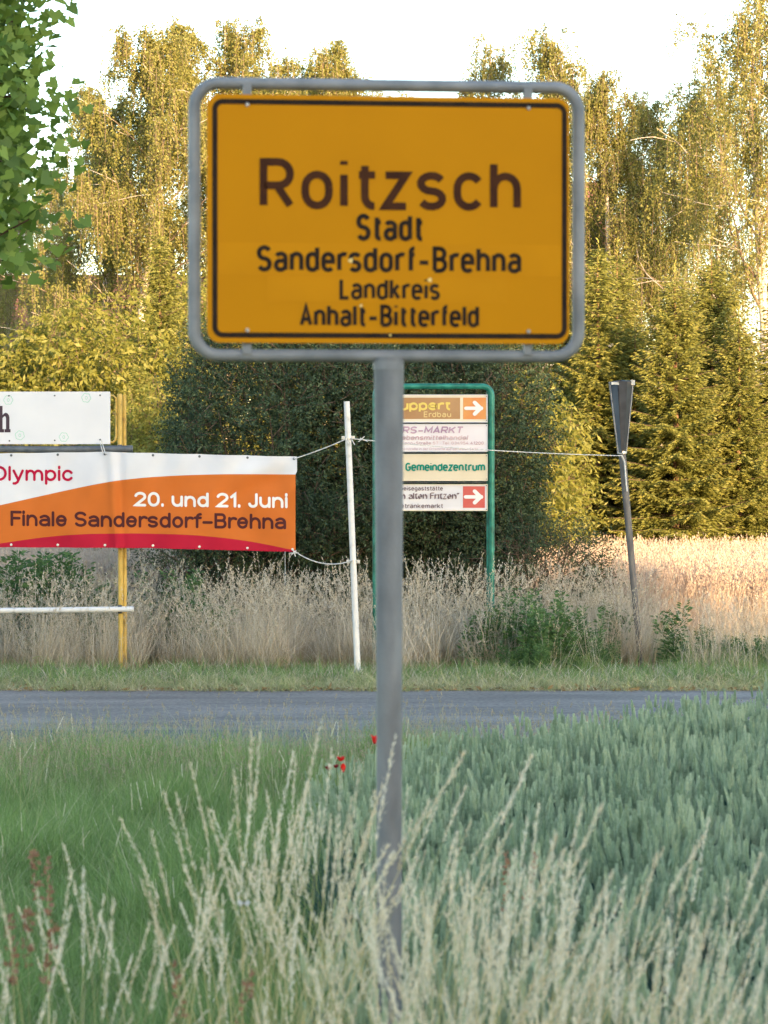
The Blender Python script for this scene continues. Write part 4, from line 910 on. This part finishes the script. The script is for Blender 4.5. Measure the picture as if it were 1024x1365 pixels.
for i in range(9):     # single pale panicle stems of the foreground
    g = np.random.default_rng(200+i); fb = FB(); b = g.normal(size=(2, 2))*.05
    tp, dr = blades(fb, g, 2, .02, (.86, 1.06), (.0030, .0040), .10, .10, 8, bias=(.09, .02), base=b); panicles(fb, g, tp, dr, (.12, .22), .0030, 120, (.011, .0021), 1, .20)
    blades(fb, g, 2, .05, (.30, .65), (.003, .005), .2, .35, 5, bias=(.08, 0), htop=.9); lib('panicle', fb.mesh('panicle_stems', [M['g_stem'], M['g_panicle']]))
for i in range(3):
    g = np.random.default_rng(221+i); fb = FB(); tp, dr = blades(fb, g, 2, .02, (.7, .85), (.003, .004), .12, .1, 6); panicles(fb, g, tp, dr, (.09, .15), .011, 40, (.011, .009), 1, .8); lib('sorrel', fb.mesh('sorrel_stems', [M['g_stem'], M['g_sorrel']]))
def wheat(seed):
    g = np.random.default_rng(seed); fb = FB(); n = 13; b = g.uniform(-.10, .10, size=(n, 2))
    tp, dr = blades(fb, g, n, .1, (.60, .77), (.0035, .0045), .05, .06, 4, mi=1, base=b, htop=1)
    dr = unit(unit(dr)+g.normal(size=dr.shape)*.10)
    for k in range(n):                      # ears: spikelets in rows round the rachis
        L = g.uniform(.062, .088); m = 11; t = np.linspace(0, 1, m); sdv = unit(np.cross(dr[k], g.normal(size=3)))
        sd2 = np.cross(dr[k], sdv); base = tp[k]-dr[k]*.01
        for (sv_, ww) in ((sdv, .0054), (-sdv, .0054), (sd2, .0042), (-sd2, .0042)):
            w = ww*(1-.35*t**3)*(.65+.35*np.minimum(1, t*5)); C = base+dr[k]*(t*L)[:, None]+sv_*(w*.65)[:, None]
            V, Q = leaves(C, dr[k]*1.0+sv_*.34*(1-.6*t)[:, None], .0150*(1-.25*t), .0074*(1-.3*t**2), g, nrm=np.tile(np.cross(dr[k], sv_), (m, 1))*3); fb.add(V, Q, np.clip(g.random()*.5+g.random(m)*.5, 0, 1), np.ones(m))
            V, Q = leaves(C, dr[k]*1.0+sv_*.34*(1-.6*t)[:, None], .0150*(1-.25*t), .0074*(1-.3*t**2), g, nrm=np.tile(sv_, (m, 1))*3); fb.add(V, Q, np.clip(g.random()*.5+g.random(m)*.5, 0, 1), np.ones(m))
    blades(fb, g, 14, .1, (.25, .55), (.007, .011), .3, .8, 6, mi=1, base=g.uniform(-.1, .1, size=(14, 2)))
    return fb.mesh('wheat_plants', [M['w_ear'], M['w_leaf']])
for i in range(8): lib('wheat', wheat(240+i))

def scatter(name, libs, P, rot, sc, label, cat):
    """one object: sources instanced on its points"""
    srcs = [o for l in libs for o in LIB[l]]; c = bpy.data.collections.new(name+'_sources')
    for o in srcs: c.objects.link(o)
    n = len(P); rg = np.random.default_rng(len(name)*7+n); me = bpy.data.meshes.new(name); me.vertices.add(n); me.vertices.foreach_set('co', np.asarray(P, np.float32).ravel())
    a = me.attributes.new('rot', 'FLOAT_VECTOR', 'POINT'); a.data.foreach_set('vector', np.asarray(rot, np.float32).ravel())
    a = me.attributes.new('scl', 'FLOAT', 'POINT'); a.data.foreach_set('value', np.asarray(sc, np.float32))
    a = me.attributes.new('pick', 'INT', 'POINT'); a.data.foreach_set('value', rg.integers(0, len(srcs), n).astype(np.int32))
    o = link(name, me); tag(o, label, cat, kind='stuff')
    ng = bpy.data.node_groups.new(name, 'GeometryNodeTree'); ng.interface.new_socket('Geometry', in_out='INPUT', socket_type='NodeSocketGeometry'); ng.interface.new_socket('Geometry', in_out='OUTPUT', socket_type='NodeSocketGeometry')
    gi = ng.nodes.new('NodeGroupInput'); go = ng.nodes.new('NodeGroupOutput'); ip = ng.nodes.new('GeometryNodeInstanceOnPoints'); ci = ng.nodes.new('GeometryNodeCollectionInfo')
    ci.inputs['Collection'].default_value = c; ci.inputs['Separate Children'].default_value = True; ci.inputs['Reset Children'].default_value = True
    def na(nm, ty): q = ng.nodes.new('GeometryNodeInputNamedAttribute'); q.data_type = ty; q.inputs[0].default_value = nm; return q.outputs[0]
    er = ng.nodes.new('FunctionNodeEulerToRotation'); L = ng.links.new
    L(gi.outputs[0], ip.inputs['Points']); L(ci.outputs[0], ip.inputs['Instance']); ip.inputs['Pick Instance'].default_value = True
    L(na('pick', 'INT'), ip.inputs['Instance Index']); L(na('rot', 'FLOAT_VECTOR'), er.inputs[0]); L(er.outputs[0], ip.inputs['Rotation']); L(na('scl', 'FLOAT'), ip.inputs['Scale']); L(ip.outputs[0], go.inputs[0])
    md = o.modifiers.new('scatter', 'NODES'); md.node_group = ng; return o
def field(n, x0, x1, y0, y1, seed, keep=None, tilt=.08, sc=(.8, 1.2), spin=True, wide=True):
    g = np.random.default_rng(seed); y = g.uniform(y0, y1, n); x = g.uniform(x0, x1, n)
    if keep is not None: k = keep(x, y, g); x = x[k]; y = y[k]
    m = len(x); rot = np.stack([g.normal(size=m)*tilt, g.normal(size=m)*tilt, g.uniform(0, 6.283, m) if spin else g.normal(size=m)*.5], -1)
    return np.stack([x, y, 0*x], -1), rot, g.uniform(sc[0], sc[1], m)
halfw = lambda y: 512/F*y
wheat_edge = lambda x, y: (x > -.05-.02*(y-8)+.10*np.sin(y*1.3)) & (y < 15.0+1.5*x) & (y > 7.6)
noisef = lambda x, y, a=1.7, b=2.3: np.sin(x*a+1.3*np.sin(y*b*.6))*np.sin(y*b+.9*np.sin(x*a*.7))
P, Rr, Sc = field(4300, -.6, 4.6, 7.6, 22.6, 300, lambda x, y, g: wheat_edge(x, y) & (np.abs(x) < halfw(y)+1.2), .07, (.92, 1.10)); print('wheat', len(P))
scatter('wheat_field', ['wheat'], P, Rr, Sc, 'blue green unripe wheat filling the right foreground', 'wheat')
P, Rr, Sc = field(11000, -5, 4.5, 6.2, 20.6, 301, lambda x, y, g: ((~wheat_edge(x, y)) | (g.random(len(x)) < .04)) & (np.abs(x) < halfw(y)+1.3) & (y < 20.6) & (~((x > .3) & (y > 7.6) & (y < 15.2+1.5*x))), .12, (.6, 1.15)); print('green', len(P))
Sc = Sc*(.86+.26*noisef(P[:, 0]*1.9, P[:, 1]*1.3)); scatter('meadow_grass', ['green'], P, Rr, Sc, 'dense green meadow grass in the left foreground', 'grass')
P, Rr, Sc = field(4200, -5, 5, 18.0, 22.1, 302, lambda x, y, g: (~wheat_edge(x, y)) & (g.random(len(x)) < (.6+.4*noisef(x, y))*np.clip((22.3-y)/2.2, .12, 1)) & (y < 21.9+.15*np.sin(x*3)), .12, (.6, 1.05))
scatter('verge_seed_grass', ['seedy'], P, Rr, Sc, 'pale thin seed bearing grass along the near road edge', 'grass')
P, Rr, Sc = field(1700, -4.4, 4.8, 28.8, 30.6, 303, lambda x, y, g: g.random(len(x)) < np.clip((y-28.8)*1.6, .12, 1)*(.75+.3*noisef(x, y, 3, 4)), .2, (.6, 1.5))
scatter('roadside_green_grass', ['short'], P, Rr, Sc, 'short green grass strip beyond the road', 'grass')
P, Rr, Sc = field(800, -4.5, 5, 28.4, 29.3, 304, lambda x, y, g: g.random(len(x)) < .75+.25*noisef(x, y, 4, 6), .3, (.6, 1.2))
scatter('roadside_dry_litter', ['dryshort'], P, Rr, Sc, 'brownish dry grass litter at the far road edge', 'grass')
g = np.random.default_rng(312); n = 900; P = np.stack([g.uniform(-5, 5, n), 28.35+np.abs(g.normal(size=n))*.30, np.full(n, .03)], -1)
V, Q = leaves(P, g.normal(size=(n, 3))*np.array((1, 1, .3)), g.uniform(.02, .09, n), g.uniform(.01, .04, n), g); fb = FB(); fb.add(V, Q, g.random(n))
tag(link('roadside_litter', fb.mesh('roadside_litter', [M['g_straw']])), 'dry leaves and straw bits along the far road edge', 'litter', kind='stuff')
P, Rr, Sc = field(1750, -6.5, 3.0, 30.15, 33.4, 305, lambda x, y, g: (g.random(len(x)) < .45+.6*noisef(x*2.2, y*2)) & ((x < 1.35) | (y > 31.4)) & ~((np.abs(x+.28) < .16) & (y < 30.9)), .14, (.5, 1.15)); print('tall', len(P))
scatter('tall_roadside_grass', ['tall'], P, Rr, Sc, 'tall bleached grass standing behind the road under banner and boards', 'grass')
P, Rr, Sc = field(5200, -9, 9, 34.2, 45.5, 306, lambda x, y, g: ~((x < 3.0) & (x > -4.0) & (y < 37.0) & (y > 34.2)), .07, (.85, 1.1))
scatter('dry_meadow', ['field'], P, Rr, Sc, 'straw coloured dry meadow stretching to the spruces, sunlit at the right', 'grass')
P, Rr, Sc = field(620, 1.4, 6.5, 30.1, 34.4, 307, lambda x, y, g: (g.random(len(x)) < .8) & ~((np.abs(x-2.8) < .42) & (y < 31.8)), .1, (.7, .95))
scatter('mixed_roadside_grass', ['green', 'tall'], P, Rr, Sc*.85, 'thin half green grass by the leaning funnel post', 'grass')

# pale panicle grass round the sign pole and along the bottom right: drawn from clumps
g = np.random.default_rng(310); PP = []
def clump(n, x0, x1, y0, y1, t0, t1):    # n stems, pixel range of the tips at distance y
    y = g.uniform(y0, y1, n); X = g.uniform(x0, x1, n); T = g.uniform(t0, t1, n)
    for a, b, c in zip(X, y, T):
        h = CAMZ-(c-HOR)/F*b
        if h > .35 and not (488 < a < 552 and b < 8.05 and g.random() < .93): PP.append(((a-512)/F*b-.09*h, b, 0, h/.97))
clump(40, 330, 500, 7.6, 9.2, 990, 1150); clump(34, 300, 520, 7.0, 8.8, 1060, 1300); clump(12, 150, 330, 7.0, 8.6, 1060, 1260)
clump(42, 530, 700, 6.2, 7.9, 1120, 1320); clump(46, 690, 900, 6.2, 7.8, 1150, 1340); clump(26, 880, 1080, 6.2, 7.6, 1200, 1350)
clump(14, 560, 980, 7.2, 8.2, 1080, 1160); clump(44, 480, 1060, 5.6, 6.8, 1260, 1400); clump(12, 540, 580, 6.6, 7.7, 1030, 1250); clump(14, -20, 220, 6.2, 7.6, 1150, 1350)
PP = np.array(PP); m = len(PP); print('panicles', m)
scatter('panicle_grass', ['panicle'], PP[:, :3], np.stack([g.normal(size=m)*.05, g.normal(size=m)*.06+.03, g.normal(size=m)*.35], -1), PP[:, 3], 'tall pale feathery grass leaning right around the sign pole', 'grass')
P, Rr, Sc = field(110, -3.2, .2, 9, 19, 311, lambda x, y, g: (g.random(len(x)) < .8), .12, (.45, .8))
scatter('scattered_seed_stalks', ['panicle'], P, Rr, Sc, 'single pale seed stalks dotted through the green meadow', 'grass')
sor = [(24, 1162, 7.3), (45, 1205, 7.2), (268, 1252, 7.2), (70, 1130, 8.4), (640, 1135, 9.0)]
P = np.array([((a-512)/F*c, c, 0) for a, b, c in sor]); Sc = np.array([(CAMZ-(b-HOR)/F*c)/.78 for a, b, c in sor])
scatter('sorrel', ['sorrel'], P, np.stack([P[:, 0]*0, P[:, 0]*0+.04, P[:, 0]*3], -1), Sc, 'rusty red sorrel stalks at the lower left', 'weed')

# ------------------------------------------------------------------ poppies
def poppy(x, y, d, r, mat, label, grp, closed):
    p = px(x, y, d); o = thing('poppy', label, 'poppy', (p.x, d, 0), x*.7, grp); rg = np.random.default_rng(int(x))
    mb = MB(); mb.tube([(0.02, 0, 0), (.03, .01, p.z*.5), (0, 0, p.z-.004)], [.0025, .002, .0016], 5); mb.build('stem', M['stemgreen'], o)
    for k in range(4):
        mb = MB(); a0 = k*math.pi/2+.2; vs = [(0, 0, p.z)]; R1 = r*(1 if k % 2 else .9)
        for i in range(3):
            for j in range(7):
                a = a0+(j-3)*.30; t = (i+1)/3; rr = R1*(t**.8)*(.55 if closed else .85)*(1-.06*abs(j-3)); z = p.z+R1*1.25*t**1.5*(1-.05*(j-3)**2)*(1.15 if closed else .75)+rg.normal()*r*.05
                vs.append((rr*math.cos(a), rr*math.sin(a), z))
        fs = [(0, 1+j, 2+j) for j in range(6)]+[(1+i*7+j, 1+(i+1)*7+j, 2+(i+1)*7+j, 2+i*7+j) for i in range(2) for j in range(6)]
        mb.add(vs, fs, 0, True); mb.build('petal', M[mat], o)
    mb = MB(); mb.tube([(0, 0, p.z), (0, 0, p.z+r*.35), (0, 0, p.z+r*.5)], [r*.14, r*.22, r*.12], 8); mb.build('seed_head', M['poppy_dark'], o)
gp = 'poppies left of the sign pole'
poppy(499.5, 992, 13.6, .031, 'poppy', 'bright red poppy touching the left side of the sign pole', gp, True)
poppy(454.5, 1015, 13.2, .024, 'poppy', 'red poppy topmost of the small cluster left of the pole', gp, False)
poppy(457.5, 1030, 13.0, .029, 'poppy', 'red poppy at the right of the small cluster left of the pole', gp, True)
poppy(437.5, 1026.5, 13.0, .021, 'poppy_dark', 'dark withered poppy at the left of the small cluster', gp, False)
poppy(448, 1024, 13.1, .017, 'poppy_dark', 'tiny dark poppy in the middle of the small cluster', gp, False)
o = thing('white_butterfly', 'tiny white butterfly on the pale grass stems left of the pole', 'butterfly', px(325, 1204, 7.4))
for s_ in (-1, 1):
    mb = MB(); mb.add([(0, 0, 0), (s_*.012, -.004, .010), (s_*.016, -.003, .002), (s_*.010, 0, -.008)], [(0, 1, 2, 3)]); mb.build('wing', M['board_white'], o)
mb = MB(); mb.tube([(0, 0, .008), (0, 0, -.008)], .0012, 6); mb.build('body', M['plum'], o)

# ------------------------------------------------------------------ leafy weeds beyond the road
def weed_mesh(seed, H, nst, rad, leaf, wid, bushy=1.0):
    rng = np.random.default_rng(seed); mb = MB(); fb = FB()
    for s_ in range(nst):
        b = rng.normal(size=2)*rad; h = H*rng.uniform(.65, 1.05); l = rng.normal(size=2)*.10*h
        pts = [(b[0], b[1], 0), (b[0]+l[0]*.4, b[1]+l[1]*.4, h*.5), (b[0]+l[0], b[1]+l[1], h)]; mb.tube(pts, [.006, .004, .002], 4, caps=False)
        n = int(64*bushy*h/H); t = rng.random(n)**.85*.9+.1; C = np.stack([np.interp(t, (0, .5, 1), [p[i] for p in pts]) for i in range(3)], -1)
        az = rng.uniform(0, 6.28, n); L = (leaf*(1.1-.55*t))[:, None]; D_ = np.stack([np.cos(az), np.sin(az), rng.uniform(-.1, .9, n)], -1)
        C2 = C+unit(D_)*L*rng.uniform(0, .9, (n, 1)); V, Q = leaves(C2, D_, L[:, 0]*rng.uniform(.7, 1.2, n), wid*rng.uniform(.6, 1.3, n), rng); fb.add(V, Q, rng.random(n))
    return mb_mesh(mb, 'weed_stems', M['stemgreen']), fb.mesh('weed_leaves', [M['l_weed']])
wv = [weed_mesh(400, 1.0, 12, .13, .11, .026, 2.4), weed_mesh(401, .9, 20, .20, .10, .030, 2.4), weed_mesh(402, 1.0, 4, .06, .13, .030, 2.4)]
for (x, top, d, v, wx, lab) in (
    (668, 800, 31.0, 1, 1.1, 'leafy green weed at the foot of the right green tube'), (700, 790, 30.7, 0, 1.2, 'tall bushy weed right of the green board stand'),
    (735, 796, 30.5, 1, 1.2, 'widest dark green weed between the green stand and funnel post'), (768, 812, 30.8, 0, 1.1, 'leafy weed left of the leaning funnel post'),
    (720, 850, 30.1, 1, 1.0, 'low weed in front of the bushy weeds at the road edge'), (690, 858, 30.2, 1, .9, 'low spreading weed beside the right green tube at the road edge'), (800, 850, 30.6, 1, .9, 'short weed just left of the foot of the funnel post'),
    (897, 792, 31.6, 2, 1.1, 'single upright weed right of the funnel post'), (935, 836, 31.2, 0, .9, 'weed between the upright single weed and the right edge'),
    (985, 842, 31.0, 1, 1.2, 'broad dark weed near the right edge'), (1015, 850, 30.8, 1, 1.0, 'weed at the right edge behind the road'),
    (820, 792, 31.8, 2, .9, 'thin weed behind the foot of the funnel post'), (18, 742, 32.6, 0, 1.1, 'weed under the banner at the left edge'), (52, 748, 32.4, 0, 1.2, 'tall weed under the red swoosh of the banner'),
    (95, 742, 32.5, 0, 1.2, 'tall weed halfway between left edge and yellow posts'), (128, 760, 32.2, 1, 1.0, 'dark weed just left of the yellow posts'), (235, 765, 32.6, 0, 1.1, 'weed just right of the yellow posts'),
    (275, 775, 32.0, 2, 1.2, 'weed in front of the dark shrub under the banner')):
    tp = px(x, top, d); sc = tp.z/1.0
    o = thing('weed_plant', lab, 'weed', (tp.x, d, 0), x*.37, 'leafy weeds beyond the road'); o.scale = (sc*wx, sc*wx, sc); link('stems', wv[v][0], o); link('foliage', wv[v][1], o)
